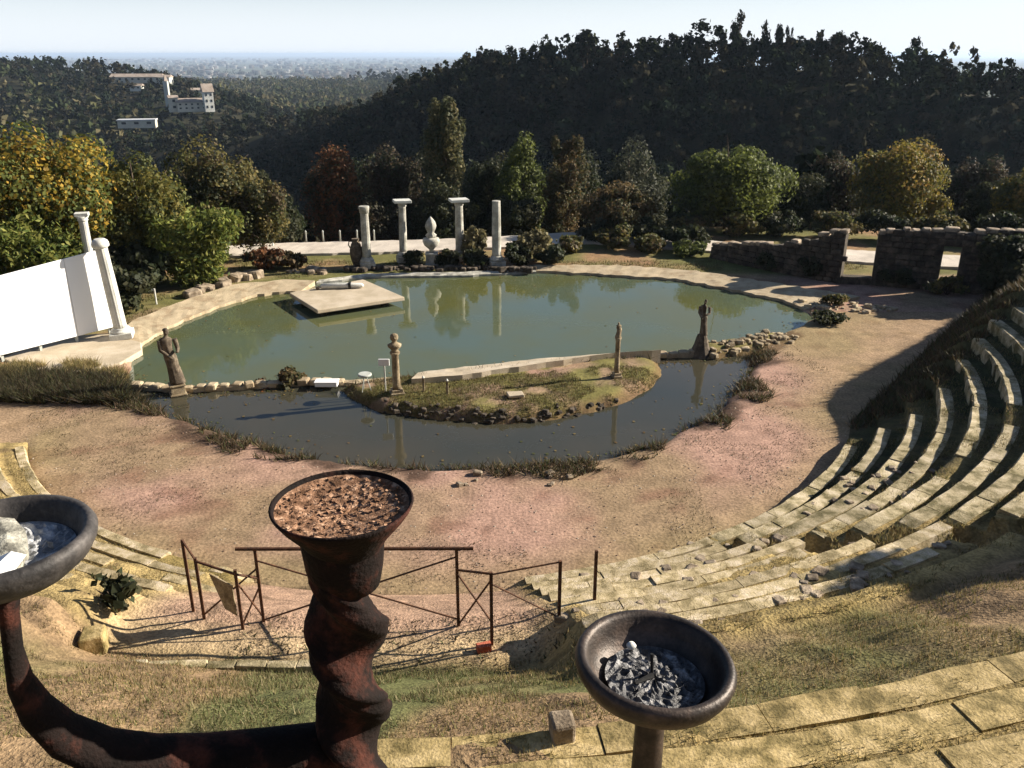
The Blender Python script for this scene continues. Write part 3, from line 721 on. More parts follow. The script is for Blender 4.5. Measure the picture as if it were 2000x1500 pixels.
# ------------------------------------------------------------------ columns
def column(loc, h, r, label, top='none', mat='marble', base=0.55, cat='column', group=None, tilt=0.0, aw=0.0):
    t = thing('stone_column', loc, label, cat, group); m = M[mat]
    t.rotation_euler = (0, tilt, 0.3)
    b = MB(); b.box((0, 0, base * .28), (r * 3.3, r * 3.3, base * .56)); b.build('plinth', m, t, bevel=.02)
    b = MB(); b.lathe([(r * 1.55, base * .56), (r * 1.62, base * .66), (r * 1.5, base * .78), (r * 1.25, base * .84), (r * 1.3, base * .93), (r * 1.08, base)], 24); b.build('base', m, t, True)
    top_h = 0.0 if top == 'none' else 0.34
    b = MB(); hh = h - top_h
    b.lathe([(r * 1.06, base), (r, base + .15), (r * .99, base + (hh - base) * .5), (r * .9, hh - .06), (r * .92, hh)], 48, flute=16, fd=0.09); b.build('shaft', m, t, True)
    if top == 'cap':
        b = MB(); b.lathe([(r * .92, hh), (r * 1.1, hh + .04), (r * .98, hh + .08), (r * 1.35, hh + .2)], 24); b.build('capital', m, t, True)
        b = MB(); b.box((0, 0, hh + .27), (aw, aw * .8, .14)); b.build('abacus', M['whitestone'] if mat == 'marble' else m, t, bevel=.015)
    elif top == 'block':
        b = MB(); b.lathe([(r * .92, hh), (r * 1.02, hh + .02), (r * 1.18, hh + .3), (r * 1.15, hh + .34)], 24); b.build('capital', m, t, True)
    elif top == 'round':
        b = MB(); b.lathe([(r * .95, hh), (r * 1.25, hh + .06), (r * 1.25, hh + .16), (r * 1.1, hh + .26), (r * .7, hh + .33)], 24); b.build('capital', m, t, True)
    return t
GC = 'weathered columns on the far bank'
column((-7.2, 41.7, 0.05), 3.05, .22, 'grey column with a narrow block top, leftmost on the far bank', 'block', group=GC)
column((-5.56, 43.0, 0.05), 3.15, .2, 'reddish grey column with a wide tilted slab on top', 'cap', group=GC, aw=.86, tilt=0.02)
column((-2.68, 43.3, 0.05), 3.15, .22, 'grey column with a wide bright slab on top, beside the tan shrub', 'cap', group=GC, aw=.92)
column((-0.77, 42.0, 0.05), 3.26, .23, 'plain shaft column without a capital, rightmost on the far bank', 'none', group=GC)
column((-14.63, 30.49, 0.07), 3.75, .24, 'white column with a rounded top at the right end of the white panel', 'round', 'whitestone', base=.4, tilt=-0.06)
column((-17.3, 34.4, 0.0), 4.05, .19, 'pale narrow column with a small cap rising behind the white panel', 'cap', 'whitestone', base=.4, aw=.52)

# white panel
pn = thing('projection_screen', (-16.35, 29.4, 0), 'large blank white panel standing on posts at the left bank', 'panel')
def panel_pt(u, z): return (-1.32 + 2.55 * u, -1.6 + 3.15 * u, z)
A0, A1 = panel_pt(0, .3), panel_pt(1, .3); an = math.atan2(3.15, 2.55); nx_, ny_ = math.sin(an), -math.cos(an)
def quadbox(name, u0, u1, z00, z01, z10, z11, th, off, mat, bev=.01):
    b = MB(); vs = []
    for s in (0, 1):
        o_ = off - th * s
        for u, z in ((u0, z00), (u1, z10), (u1, z11), (u0, z01)):
            p = panel_pt(u, z); vs.append((p[0] + nx_ * o_, p[1] + ny_ * o_, z))
    b.add(vs, [(0, 1, 2, 3), (7, 6, 5, 4), (0, 4, 5, 1), (1, 5, 6, 2), (2, 6, 7, 3), (3, 7, 4, 0)]); return b.build(name, mat, pn, bevel=bev)
for i in range(3):
    u0, u1 = i / 3 + .0015, (i + 1) / 3 - .0015; lo = lambda u: .28 + .04 * u; hi_ = lambda u: 2.95 + .35 * u
    quadbox('sheet', u0, u1, lo(u0), hi_(u0), lo(u1), hi_(u1), .05, 0.0, M['panel'])
quadbox('backing', 0.004, .996, .3, 2.93, .34, 3.28, .03, -.052, M['frame'])
quadbox('edge_strip', -.025, 0.0, .22, 3.0, .22, 3.0, .12, .02, M['frame'])
quadbox('edge_strip', 1.0, 1.02, .28, 3.34, .28, 3.34, .12, .02, M['frame'])
for u in (0.02, .34, .66, .97):
    p = panel_pt(u, 0); b = MB(); b.box((p[0] - nx_ * .14, p[1] - ny_ * .14, 1.5), (.09, .09, 3.0), an); b.build('post', M['frame'], pn)

# ------------------------------------------------------------------ statues
def figure_mesh(b, h, seed=0, arm=True, lean=0.0, wide=1.0, z0=0.0):
    """standing draped figure: rings with folds, neck and head, one bent arm"""
    rnd = random.Random(seed)
    prof = [(0, .17, .14, 0), (.04, .175, .145, 0), (.18, .15, .125, .01), (.34, .135, .115, .02), (.48, .14, .12, .03), (.56, .125, .105, .02), (.63, .115, .09, .0), (.72, .13, .095, -.01), (.79, .145, .095, -.015), (.825, .12, .08, -.015), (.845, .06, .055, -.01), (.87, .042, .042, -.005),
            (.89, .052, .058, 0), (.93, .062, .07, 0), (.97, .056, .062, .0), (.995, .03, .035, .0), (1.0, .008, .008, 0)]
    seg = 28; vs = []; fs = []
    for j, (t, rx, ry, ox) in enumerate(prof):
        for i in range(seg):
            a = 2 * math.pi * i / seg
            fold = 1 + (.07 * math.sin(a * 7 + t * 5 + seed) + .04 * math.sin(a * 12 - t * 9)) * (1 if t < .8 else 0)
            sway = ox + lean * t + .03 * math.sin(t * 5 + seed)
            vs.append((h * (rx * wide * fold * math.cos(a) + sway), h * ry * wide * fold * math.sin(a), z0 + h * t))
    for j in range(len(prof) - 1):
        for i in range(seg):
            k = (i + 1) % seg; fs.append((j * seg + i, j * seg + k, (j + 1) * seg + k, (j + 1) * seg + i))
    fs.append(tuple(range(seg))[::-1]); fs.append(tuple((len(prof) - 1) * seg + i for i in range(seg)))
    b.add(vs, fs)
    # nose and hair knot
    b.tube([(h * (lean * .93), -h * .062, z0 + h * .94), (h * (lean * .93), -h * .078, z0 + h * .92)], [h * .008, h * .014], 6)
    b.lathe([(.001, -.03 * h), (.03 * h, -.015 * h), (.035 * h, .01 * h), (.001, .035 * h)], 10, (h * lean, h * .06, z0 + h * .95), False)
    if arm:
        for s in (-1, 1):
            sh = Vector((h * (.12 * s + lean * .78), 0, z0 + h * .795)); el = Vector((h * (.135 * s + lean * .6), -h * .02, z0 + h * .63)); wr = Vector((h * (.06 * s + .02), -h * .13, z0 + h * (.6 if s > 0 else .5))); hd = wr + Vector((-.03 * s * h, -.015 * h, 0))
            b.tube([sh, (sh + el) / 2, el, (el + wr) / 2, wr, hd], [h * .042, h * .04, h * .036, h * .03, h * .023, h * .016], 10)
def statue_pedestal(b, w_, d_, h_): b.box((0, 0, h_ / 2), (w_, d_, h_)); b.box((0, 0, h_ * .93), (w_ * 1.15, d_ * 1.15, h_ * .12)); b.box((0, 0, h_ * .07), (w_ * 1.2, d_ * 1.2, h_ * .15))

t = thing('statue', (-10.64, 25.2, -0.1), 'dark brown draped standing statue at the left end of the dividing ledge', 'statue', rz=.5)
b = MB(); statue_pedestal(b, .42, .42, .35); b.build('pedestal', M['tanstone'], t, bevel=.01)
b = MB(); figure_mesh(b, 1.85, 2, True, -.06, .72, .35); b.build('figure', M['brownstone'], t, True)

def herm(loc, h, r, label, mat, seed, bust=.55, fig=False, rz=0.3):
    t = thing('bust_pillar', loc, label, 'statue', rz=rz)
    b = MB(); b.box((0, 0, .06), (r * 3.6, r * 3.6, .16)); b.box((0, 0, .18), (r * 2.9, r * 2.9, .1)); b.build('base', M[mat], t, bevel=.015)
    b = MB(); b.lathe([(r * 1.1, .22), (r, .4), (r * .92, h - bust - .1), (r * 1.15, h - bust - .06), (r * 1.35, h - bust)], 20); b.build('pillar', M[mat], t, True)
    b = MB()
    if not fig:
        s = bust
        b.lathe([(s * .2, 0), (s * .24, s * .04), (s * .16, s * .12), (s * .34, s * .3), (s * .36, s * .42), (s * .2, s * .5), (s * .12, s * .56), (s * .13, s * .62), (s * .2, s * .7), (s * .215, s * .82), (s * .18, s * .94), (s * .06, s)], 18, (0, 0, h - bust), True, sy=.8)
        b.tube([(0, -s * .17, h - bust + s * .84), (0, -s * .24, h - bust + s * .76)], [s * .02, s * .045], 6)
    else:
        figure_mesh(b, bust, seed, True, 0, 1.15, h - bust)
    b.build('bust', M['tanstone'], t, True)
    return t
herm((-3.57, 24.55, .1), 2.02, .12, 'pillar topped by a bust on the left part of the island', 'tanstone', 3, .6)
herm((3.40, 25.95, .12), 1.92, .085, 'slender pillar topped by a small figure on the right part of the island', 'tanstone', 5, .5, fig=True)
t = thing('statue', (6.78, 28.95, .05), 'slender dark statue on the stony mound at the right side of the pond', 'statue', rz=-.3)
b = MB(); b.lathe([(.42, -.2), (.36, .0), (.26, .25), (.2, .5), (.16, .62)], 12); b.build('rocky_base', M['brownstone'], t)
b = MB(); figure_mesh(b, 1.32, 8, True, .02, .6, .6); b.build('figure', M['brownstone'], t, True)

# pinecone finial on an urn, centre of the columns
t = thing('stone_finial', (-4.05, 42.4, .05), 'grey stone pinecone on an urn between the columns', 'garden ornament')
b = MB(); statue_pedestal(b, .55, .55, .62); b.build('pedestal', M['marble'], t, bevel=.015)
b = MB(); b.lathe([(.12, .62), (.1, .74), (.16, .82), (.36, 1.0), (.44, 1.2), (.4, 1.34), (.28, 1.38)], 20); b.build('urn', M['marble'], t, True)
b = MB(); b.lathe([(.2, 1.36), (.3, 1.5), (.16, 1.62), (.24, 1.78), (.3, 1.95), (.24, 2.15), (.12, 2.32), (.02, 2.42)], 20, flute=8, fd=.2); b.build('pinecone', M['marble'], t, True)
# brown jar by first column
t = thing('stone_jar', (-7.75, 41.9, .05), 'tall dark brown jar standing left of the first column', 'jar')
b = MB(); b.lathe([(.14, 0), (.2, .1), (.3, .5), (.32, .85), (.24, 1.15), (.14, 1.3), (.19, 1.42)], 20); b.build('body', M['brownstone'], t, True)
for s in (-1, 1):
    b = MB(); b.tube([(s * .14, 0, 1.3), (s * .33, 0, 1.28), (s * .36, 0, 1.1), (s * .28, 0, .95)], .03, 8); b.build('handle', M['brownstone'], t, True)
# planting ledge of stones along the far bank
t = thing('rock_edging', (-3.5, 41.5, 0), 'row of dark grey rocks edging the far bank below the columns', 'rocks')
rk_ = random.Random(77)
ST_DK = variants(stone_mesh, 4, M['wallstone'])
for i in range(70):
    x = -8.2 + i * .135; y = 41.2 + rk_.uniform(-.2, .5); s = rk_.uniform(.14, .36)
    put('rock', rk_.choice(ST_DK), (x + 3.5, y - 41.5, .1), (s * 1.2, s, s * .8), rk_.uniform(0, 6), t, rk_.uniform(-.2, .2))

# things on the platform
t = thing('stone_bundle', (-7.6, 36.9, .25), 'long white wrapped bundle lying at the back of the platform', 'bundle', rz=.1)
b = MB(); b.tube([(-.95, 0, .1), (-.8, 0, .13), (-.2, 0, .14), (.3, .03, .13), (.9, .02, .12), (1.0, .02, .1)], [.05, .12, .14, .13, .11, .05], 12); b.build('bundle', M['whitestone'], t, True)
b = MB(); b.box((.38, .03, .12), (.12, .34, .3)); b.build('strap', M['black'], t, bevel=.02)
b = MB(); b.box((-1.02, -.08, .07), (.16, .2, .14)); b.build('end_block', M['brownstone'], t, bevel=.02)

# small items on island
t = thing('sign_board', (-3.95, 24.75, .15), 'small white board on a stake left of the bust pillar', 'sign')
b = MB(); b.box((0, 0, .42), (.04, .04, .9)); b.build('stake', M['whitestone'], t)
b = MB(); b.box((0, -.03, .98), (.34, .05, .22)); b.build('board', M['panel'], t, bevel=.01)
t = thing('metal_stool', (-4.6, 24.9, .12), 'small grey round metal stool near the white board', 'stool')
b = MB(); b.lathe([(.19, .5), (.22, .52), (.22, .56), (.19, .58)], 16); b.build('seat', M['frame'], t, True)
for i in range(3):
    a = i * 2.1; b = MB(); b.tube([(.05 * math.cos(a), .05 * math.sin(a), .5), (.17 * math.cos(a), .17 * math.sin(a), 0)], .015, 6); b.build('leg', M['frame'], t)
t = thing('white_box', (-6.0, 25.75, -0.02), 'flat white polystyrene box floating beside the dividing ledge', 'box')
b = MB(); b.box((0, 0, .06), (.72, .34, .14)); b.build('body', M['panel'], t, bevel=.02)
b = MB(); b.box((0, 0, .145), (.76, .38, .03)); b.build('lid', M['panel'], t, bevel=.01)
for x, y, h, l in ((-2.75, 24.65, .5, 'short white stake just right of the bust pillar'), (-2.0, 24.45, .48, 'short white stake farther right of the bust pillar, in the island grass')):
    t = thing('marker_stake', (x, y, .15), l, 'stake', 'short white stakes on the island'); b = MB(); b.box((0, 0, h / 2), (.07, .05, h)); b.build('stake', M['tanstone'], t); b = MB(); b.lathe([(.045, h), (.03, h + .04), (.001, h + .07)], 8, cap=False); b.build('tip', M['whitestone'], t)
t = thing('stone_slab', (.1, 24.2, .22), 'flat pale stone slab lying in the grass at the front of the island', 'slab'); b = MB(); b.box((0, 0, .04), (.5, .3, .12), .2, .03); b.build('slab', M['slab'], t, bevel=.02)
# rocks on the mound and along island
def rocks(name, label, pts, n, smin, smax, meshes, seed, spread=.35, cat='rocks'):
    r_ = random.Random(seed); c = pts[0]; t = thing(name, (c[0], c[1], 0), label, cat)
    for i in range(n):
        u = r_.uniform(0, len(pts) - 1.001); j = int(u); a, b_ = pts[j], pts[j + 1]; u -= j
        x = a[0] + (b_[0] - a[0]) * u + r_.gauss(0, spread); y = a[1] + (b_[1] - a[1]) * u + r_.gauss(0, spread); s = r_.uniform(smin, smax)
        put('rock', r_.choice(meshes), (x - c[0], y - c[1], tz(x, y) + s * .15), (s * 1.3, s, s * .75), r_.uniform(0, 6), t, r_.uniform(-.2, .2), r_.uniform(-.2, .2))
ST_DK2 = variants(stone_mesh, 4, M['tanstone'])
rocks('rock_pile', 'pile of pale and brown rocks along the stony mound by the dark statue', [(6.5,28.8),(7.8,29.2),(9.4,30.2),(10.4,31.0)], 100, .06, .24, ST_DK2, 41, .25)
rocks('rock_scatter', 'scattered brown and pinkish rocks on the front shore of the island', [(-3.9,23.9),(-2.2,23.3),(0,23.0),(1.5,23.4),(3.1,24.3)], 85, .05, .17, ST_DK, 42, .14)
rocks('rock_scatter', 'tan boulders at the foot of the bamboo on the left bank', [(-14.2,36.8),(-13.4,38.4),(-12.2,40.2)], 16, .3, .62, ST_RUB, 43, .25)
rocks('rock_scatter', 'tumbled pinkish rocks near the start of the pale road', [(-11.2,41.2),(-10.0,41.2),(-9.2,41.0)], 20, .14, .4, ST_RUB, 44, .25)
rocks('rock_scatter', 'stones and turf heap where the dirt path meets the right bank', [(12.6,35.2),(14.2,34.4),(15.8,34.8)], 60, .08, .25, ST_RIM, 45, .35)
rocks('rock_scatter', 'few pale loose stones lying on the reddish orchestra ground', [(-1.4,19.2),(.3,18.9),(1.5,19.3)], 9, .08, .2, ST_RUB, 46, .25)
# standpipe on left bank
t = thing('standpipe', (-15.2, 35.2, 0), 'small white standpipe tap on the left bank below the trees', 'tap')
b = MB(); b.tube([(0, 0, 0), (0, 0, .7)], .04, 8); b.build('pipe', M['whitestone'], t); b = MB(); b.tube([(0, 0, .62), (-.22, -.05, .66), (-.26, -.05, .58)], .035, 8); b.build('spout', M['whitestone'], t)
# lamp post + small fence posts at the road
t = thing('lamp_post', (-13.2, 46.6, .0), 'thin lamp post with a small pale globe beside the road', 'street lamp')
b = MB(); b.lathe([(.1, 0), (.06, .12), (.035, .3), (.03, 1.75), (.05, 1.8)], 10); b.build('pole', M['frame'], t, True)
b = MB(); b.lathe([(.05, 1.8), (.12, 1.88), (.13, 2.0), (.09, 2.1), (.01, 2.14)], 14); b.build('globe', M['lampglass'], t, True)
for i in range(5):
    x = -11.6 + i * .95; t = thing('fence_post', (x, 47.7 + i * .06, .1), 'short grey post in the row along the far edge of the road', 'post', 'short posts along the far edge of the road')
    b = MB(); b.lathe([(.05, 0), (.045, .55), (.06, .58), (.02, .66)], 8); b.build('shaft', M['frame'], t, True)

# ------------------------------------------------------------------ railings in front
RAIL_POSTS = {}
def build_railing():
    t = thing('railing', (-1.5, 11.2, 1.5), 'rusty iron railing with crossed braces round the landing below the torches', 'railing')
    o0 = Vector((-1.5, 11.2, 1.5))
    posts = {'a': (-5.20, 11.63, 1.40, 2.85), 'b': (-4.95, 11.42, 1.45, 2.66), 'c': (-4.25, 11.15, 1.55, 2.62), 'd': (-3.98, 11.36, 1.52, 2.86),
             'e': (-0.85, 11.23, 1.5, 2.95), 'f': (-0.31, 10.74, 1.5, 2.85), 'g': (.72, 10.88, 1.6, 2.96), 'h': (1.34, 11.65, 1.5, 2.65)}
    V = {}
    for k, (x, y, z0, z1) in posts.items():
        z0 = min(tz(x, y) - .04, z1 - .7)
        V[k] = (Vector((x, y, z0)) - o0, Vector((x, y, z1)) - o0)
        b = MB(); b.box(((V[k][0] + V[k][1]) / 2)[:], (.045, .045, z1 - z0), .2); b.build('post', M['iron'], t)
    def bar(name, p, q, r_=.016): b = MB(); b.tube([p, q], r_, 6); b.build(name, M['iron'], t)
    dn = lambda k, f: V[k][0].lerp(V[k][1], f)
    bar('rail', dn('a', 1.0), dn('b', .97), .02); bar('rail', dn('b', .95), dn('c', .93), .022); bar('rail', dn('c', .93), dn('d', .62), .02)
    L_ = V['d'][1] + (V['d'][1] - V['e'][1]).normalized() * .3; R_ = V['e'][1] + (V['e'][1] - V['d'][1]).normalized() * .26
    b = MB(); mid = (L_ + R_) / 2; b.tube([L_, R_], .03, 8); b.build('top_rail', M['iron'], t)
    bar('rail', dn('e', .74), dn('f', .98), .02); bar('rail', dn('f', .97), dn('g', .98), .014)
    bar('brace', dn('d', .85), dn('e', .12), .015); bar('brace', dn('d', .05), dn('e', .9), .015)
    bar('brace', dn('b', .1), dn('d', .75)); bar('brace', dn('c', .1), dn('d', .5)); bar('brace', dn('d', .1), dn('c', .8))
    bar('brace', dn('e', .7), dn('f', .35)); bar('brace', dn('e', .05), dn('f', .9))
    bar('brace', dn('f', .85), dn('g', .1), .012)
    return t
build_railing()
kb = thing('kerb', (-4.7, 10.15, 1.5), 'long low kerb edging the landing left of the torch shaft', 'kerb')
for i in range(9):
    b = MB(); b.box((-1.75 + i * .44, -.02 * (i % 2), .06), (.43, .16, .26), 0.03, .012); b.build('kerb_stone', M['seat_grey'], kb, bevel=.015)
# mesh panel hanging at the left part of the railing
t = thing('netting_sheet', (-4.55, 11.3, 1.75), 'brown netting sheet leaning inside the left bay of the railing', 'netting')
b = MB(); vs = [(-.22, .12, .62), (.2, -.1, .55), (.22, -.12, .0), (.0, .0, .05), (-.1, .06, .3)]
b.add([(x, y, z) for x, y, z in vs] + [(x + .01, y + .015, z) for x, y, z in vs], [(0, 1, 2, 3, 4), (9, 8, 7, 6, 5)] + [(i, (i + 1) % 5, 5 + (i + 1) % 5, 5 + i) for i in range(5)]); b.build('net', M['tanstone'], t)
t = thing('brick', (-.43, 10.6, 1.54), 'red brick lying at the foot of the railing post nearest the torches', 'brick'); b = MB(); b.box((0, 0, .06), (.22, .12, .14), .3, .01); b.build('brick_body', M['redbrick'], t, bevel=.01)
def loose(x, y, s, rz, label, mat='seat_ochre'):
    t = thing('stone_cube', (x, y, tz(x, y)), label, 'stone'); b = MB(); b.box((0, 0, s[2] / 2 - .04), s, rz, .02); b.build('block', M[mat], t, bevel=.03)
loose(-6.25, 10.49, (.34, .34, .36), .3, 'yellowish stone cube standing on the slope left of the railing')
loose(.43, 5.6, (.2, .2, .26), .2, 'small upright tan stone at the bottom edge left of the small torch bowl', 'rubble')

# ------------------------------------------------------------------ leaves
def leaf_quads(P, N, size, rng, stretch=1.0):
    n = len(P)
    rv = rng.normal(size=(n, 3)); a = np.cross(N, rv); a /= np.linalg.norm(a, axis=1)[:, None] + 1e-9
    b = np.cross(N, a); b /= np.linalg.norm(b, axis=1)[:, None] + 1e-9
    s = size * rng.uniform(.6, 1.35, n)[:, None]
    a = a * s * stretch; b = b * s
    c = N * s * rng.uniform(-.35, .35, n)[:, None]
    V = np.stack([P - a, P - b * .8 + c, P + a, P + b * .8 + c], 1).reshape(-1, 3)
    F = np.arange(n * 4).reshape(n, 4); return V, F
def tint_of(pal, n, rng, var=.22, clump=None):
    pal = np.array(pal, float); i = rng.integers(0, len(pal), n)
    if clump is not None: i = np.where(rng.random(n) < .6, clump % len(pal), i)
    c = pal[i] * rng.uniform(1 - var, 1 + var, (n, 1)); return np.repeat(c, 4, 0)
def crown(cx, cy, z0, z1, rx, ry, n, size, pal, seed, lobes=26, shape='round', dens=.5):
    rng = np.random.default_rng(seed)
    h = (z1 - z0) / 2; zc = (z0 + z1) / 2
    # lobe centres inside the envelope
    u = rng.normal(size=(lobes, 3)); u /= np.linalg.norm(u, axis=1)[:, None]
    rr = rng.uniform(.35, .78, lobes)[:, None]; Lc = u * rr
    if shape == 'cone': k = 1 - .75 * np.clip((Lc[:, 2] + 1) / 2, 0, 1); Lc[:, 0] *= k; Lc[:, 1] *= k
    if shape == 'tall': Lc[:, 2] = rng.uniform(-.9, .85, lobes)
    if shape == 'flatbase': Lc[:, 2] = np.abs(Lc[:, 2]) * 1.1 - .35
    lr = rng.uniform(.2, .42, lobes)
    if shape == 'tall': lr *= .9 - .35 * np.clip(Lc[:, 2], 0, 1)
    j = rng.integers(0, lobes, n)
    v = rng.normal(size=(n, 3)); v /= np.linalg.norm(v, axis=1)[:, None]
    v[:, 2] = np.where(rng.random(n) < .35, np.abs(v[:, 2]), v[:, 2])
    rad = lr[j] * rng.uniform(.45, 1.08, n) ** .6
    P = Lc[j] + v * rad[:, None]
    P = P * np.array([rx, ry, h]) + np.array([cx, cy, zc])
    P += rng.normal(size=P.shape) * size * .5
    N = v + rng.normal(size=v.shape) * .5; N /= np.linalg.norm(N, axis=1)[:, None]
    V, F = leaf_quads(P, N, size, rng)
    return V, F, tint_of(pal, n, rng, .25, j)
PAL = {
 'autumn': [(.3,.22,.035),(.4,.25,.035),(.12,.13,.03),(.08,.1,.028),(.18,.12,.025),(.1,.12,.03)],
 'autumn2': [(.12,.11,.028),(.09,.1,.028),(.17,.14,.03),(.07,.08,.025)],
 'olive': [(.12,.105,.035),(.085,.09,.032),(.16,.13,.045),(.05,.055,.025),(.1,.075,.04)],
 'dark': [(.03,.04,.018),(.04,.045,.02),(.025,.03,.015),(.05,.05,.025)],
 'forest': [(.014,.02,.012),(.018,.024,.013),(.024,.028,.014),(.032,.03,.018),(.016,.022,.014),(.036,.032,.02)],
 'foothill': [(.05,.055,.025),(.07,.07,.035),(.04,.05,.025),(.09,.08,.045)],
 'red': [(.14,.065,.032),(.09,.06,.032),(.07,.055,.03),(.18,.08,.035),(.055,.055,.028)],
 'maroon': [(.06,.048,.032),(.045,.042,.026),(.075,.055,.034),(.045,.052,.026)],
 'poplar': [(.11,.105,.048),(.08,.085,.04),(.15,.13,.06),(.06,.068,.034)],
 'green': [(.1,.12,.03),(.075,.095,.028),(.13,.15,.035),(.06,.07,.026)],
 'greygreen': [(.06,.065,.04),(.05,.055,.036),(.075,.078,.05)],
 'yellow': [(.22,.17,.03),(.17,.14,.03),(.12,.115,.03),(.26,.17,.05),(.09,.09,.03)],
 'rustgreen': [(.08,.072,.032),(.1,.07,.034),(.065,.07,.03),(.12,.085,.04)],
 'bamboo': [(.16,.18,.04),(.11,.14,.03),(.22,.22,.055),(.07,.1,.025)],
 'tan': [(.16,.14,.07),(.2,.17,.08),(.11,.1,.05)],
 'brownweed': [(.1,.065,.035),(.07,.055,.03),(.13,.09,.045),(.06,.06,.025)],
}
def trunk(b, base, top, r0, rng, spread, limbs=6):
    mid = base.lerp(top, .5) + Vector((rng.uniform(-.12, .12), rng.uniform(-.12, .12), 0)) * r0 * 8
    b.tube([base - Vector((0, 0, .3)), base + Vector((0, 0, .1)), base.lerp(top, .25), mid, base.lerp(top, .8), top], [r0 * 1.4, r0 * 1.1, r0 * .9, r0 * .7, r0 * .4, r0 * .15], 8)
    for i in range(limbs):
        f = rng.uniform(.22, .7); p = base.lerp(top, f); a = rng.uniform(0, 6.28); l = spread * rng.uniform(.5, .85)
        e = p + Vector((math.cos(a) * l, math.sin(a) * l, l * rng.uniform(.5, 1.1)))
        b.tube([p, p.lerp(e, .5) + Vector((0, 0, l * .08)), e], [r0 * .45, r0 * .28, r0 * .08], 6)
TREE_SEED = [500]
def tree(name, x, y, ztop, rad, pal, label, n=6000, size=.16, shape='round', skirt=.12, cat='tree', group=None, lobes=28, ry=None, zbase=None):
    TREE_SEED[0] += 1; sd_ = TREE_SEED[0]
    zb = tz(x, y) if zbase is None else zbase; zb_ = zb
    t = thing(name, (x, y, zb), label, cat, group); h = ztop - zb
    rng = random.Random(sd_); b = MB(); trunk(b, Vector((0, 0, 0)), Vector((rng.uniform(-.2, .2), rng.uniform(-.2, .2), h * .85)), max(.06, h * .022), rng, rad)
    b.build('trunk', M['bark'], t, True)
    V, F, Tn = crown(0, 0, h * skirt, h, rad, ry or rad, int(n * 2.3), size * .58, PAL[pal], sd_, int(lobes * 1.5), shape)
    o = link('crown', np_mesh('crown', V, F, Tn), t, M['leaf']); return t

tree('autumn_tree', -20.2, 37.0, 7.9, 3.6, 'autumn', 'big yellow and orange autumn tree at the far left behind the bamboo', 15000, .15, lobes=46, skirt=.1)
tree('autumn_tree', -16.9, 38.8, 6.5, 2.3, 'autumn2', 'olive yellow leafy tree behind the pale narrow column', 9000, .14, skirt=.02, lobes=34)
tree('olive_tree', -15.6, 44.5, 5.7, 2.9, 'olive', 'brownish olive tree behind the right bamboo clump', 10000, .15, skirt=.04, lobes=36)
tree('olive_tree', -12.9, 43.8, 4.2, 1.6, 'olive', 'smaller drooping olive tree sloping down towards the lamp post', 5000, .13, skirt=.02)
tree('dark_tree', -13.9, 49, 2.6, 2.0, 'dark', 'low dark tree mass behind the lamp post', 4500, .15, skirt=.0)
tree('red_tree', -11.0, 54.0, 5.1, 2.2, 'red', 'orange red autumn tree behind the left end of the pale road', 7000, .15, skirt=.05)
tree('maroon_tree', -7.9, 56.0, 4.7, 2.4, 'maroon', 'dull maroon tree right beside the orange red one', 7000, .15, skirt=.05)
tree('poplar_tree', -4.2, 55.0, 7.5, 1.75, 'poplar', 'tallest grey green upright tree behind the columns', 8500, .15, 'tall', .03, lobes=40)
tree('dark_tree', -1.6, 58.0, 4.2, 1.9, 'dark', 'dark low tree just right of the tallest tree', 5000, .15, skirt=.03)
tree('olive_tree', .6, 56.0, 5.0, 1.9, 'green', 'olive green rounded tree behind the rightmost far column', 6500, .15, skirt=.04)
tree('rust_tree', 3.2, 54.0, 5.3, 1.55, 'rustgreen', 'upright tree with rusty brown top right of the columns', 6000, .14, 'tall', .03)
tree('grey_tree', 8.2, 60.0, 4.4, 2.5, 'greygreen', 'grey green domed tree half behind a brownish bush', 6500, .16, skirt=.02)
tree('olive_bush_tree', 6.2, 50.0, 3.0, 2.4, 'rustgreen', 'low spreading olive brown bushy tree in the middle background', 7000, .14, skirt=.0)
tree('round_tree', 13.0, 52.0, 5.2, 4.0, 'green', 'large round dark green tree left of the yellow one', 15000, .16, skirt=.02, lobes=44)
tree('grey_tree', 22.0, 60.0, 4.4, 2.4, 'maroon', 'dull grey brown tree between the round green and the yellow tree', 6500, .16, skirt=.0)
tree('yellow_tree', 25.4, 56.0, 5.3, 3.7, 'yellow', 'broad golden yellow autumn tree behind the ruined wall', 13000, .16, skirt=.02, lobes=40)
tree('grey_tree', 32.0, 60.0, 4.4, 2.2, 'maroon', 'dusky purplish tree right of the golden yellow tree', 6500, .16, skirt=.0)
tree('green_tree', 29.8, 50.0, 4.0, 1.9, 'yellow', 'yellow green tree cut off by the right edge of the picture', 6500, .15, skirt=.0)
tree('dark_tree', -4.0, 53.0, 2.2, 2.2, 'dark', 'dark shrubby tree behind the stone pinecone', 5500, .14, skirt=.0)
tree('dark_tree', .0, 53.0, 2.0, 2.0, 'dark', 'dark shrubby tree behind the rightmost column', 5000, .14, skirt=.0)
tree('dark_tree', -8.2, 53.0, 1.9, 2.2, 'maroon', 'low dusky shrubby tree behind the first two columns', 5000, .14, skirt=.0)
tree('dark_tree', 18.0, 55.5, 3.0, 3.0, 'dark', 'dark low tree behind the gap in the ruined wall', 6500, .16, skirt=.0)
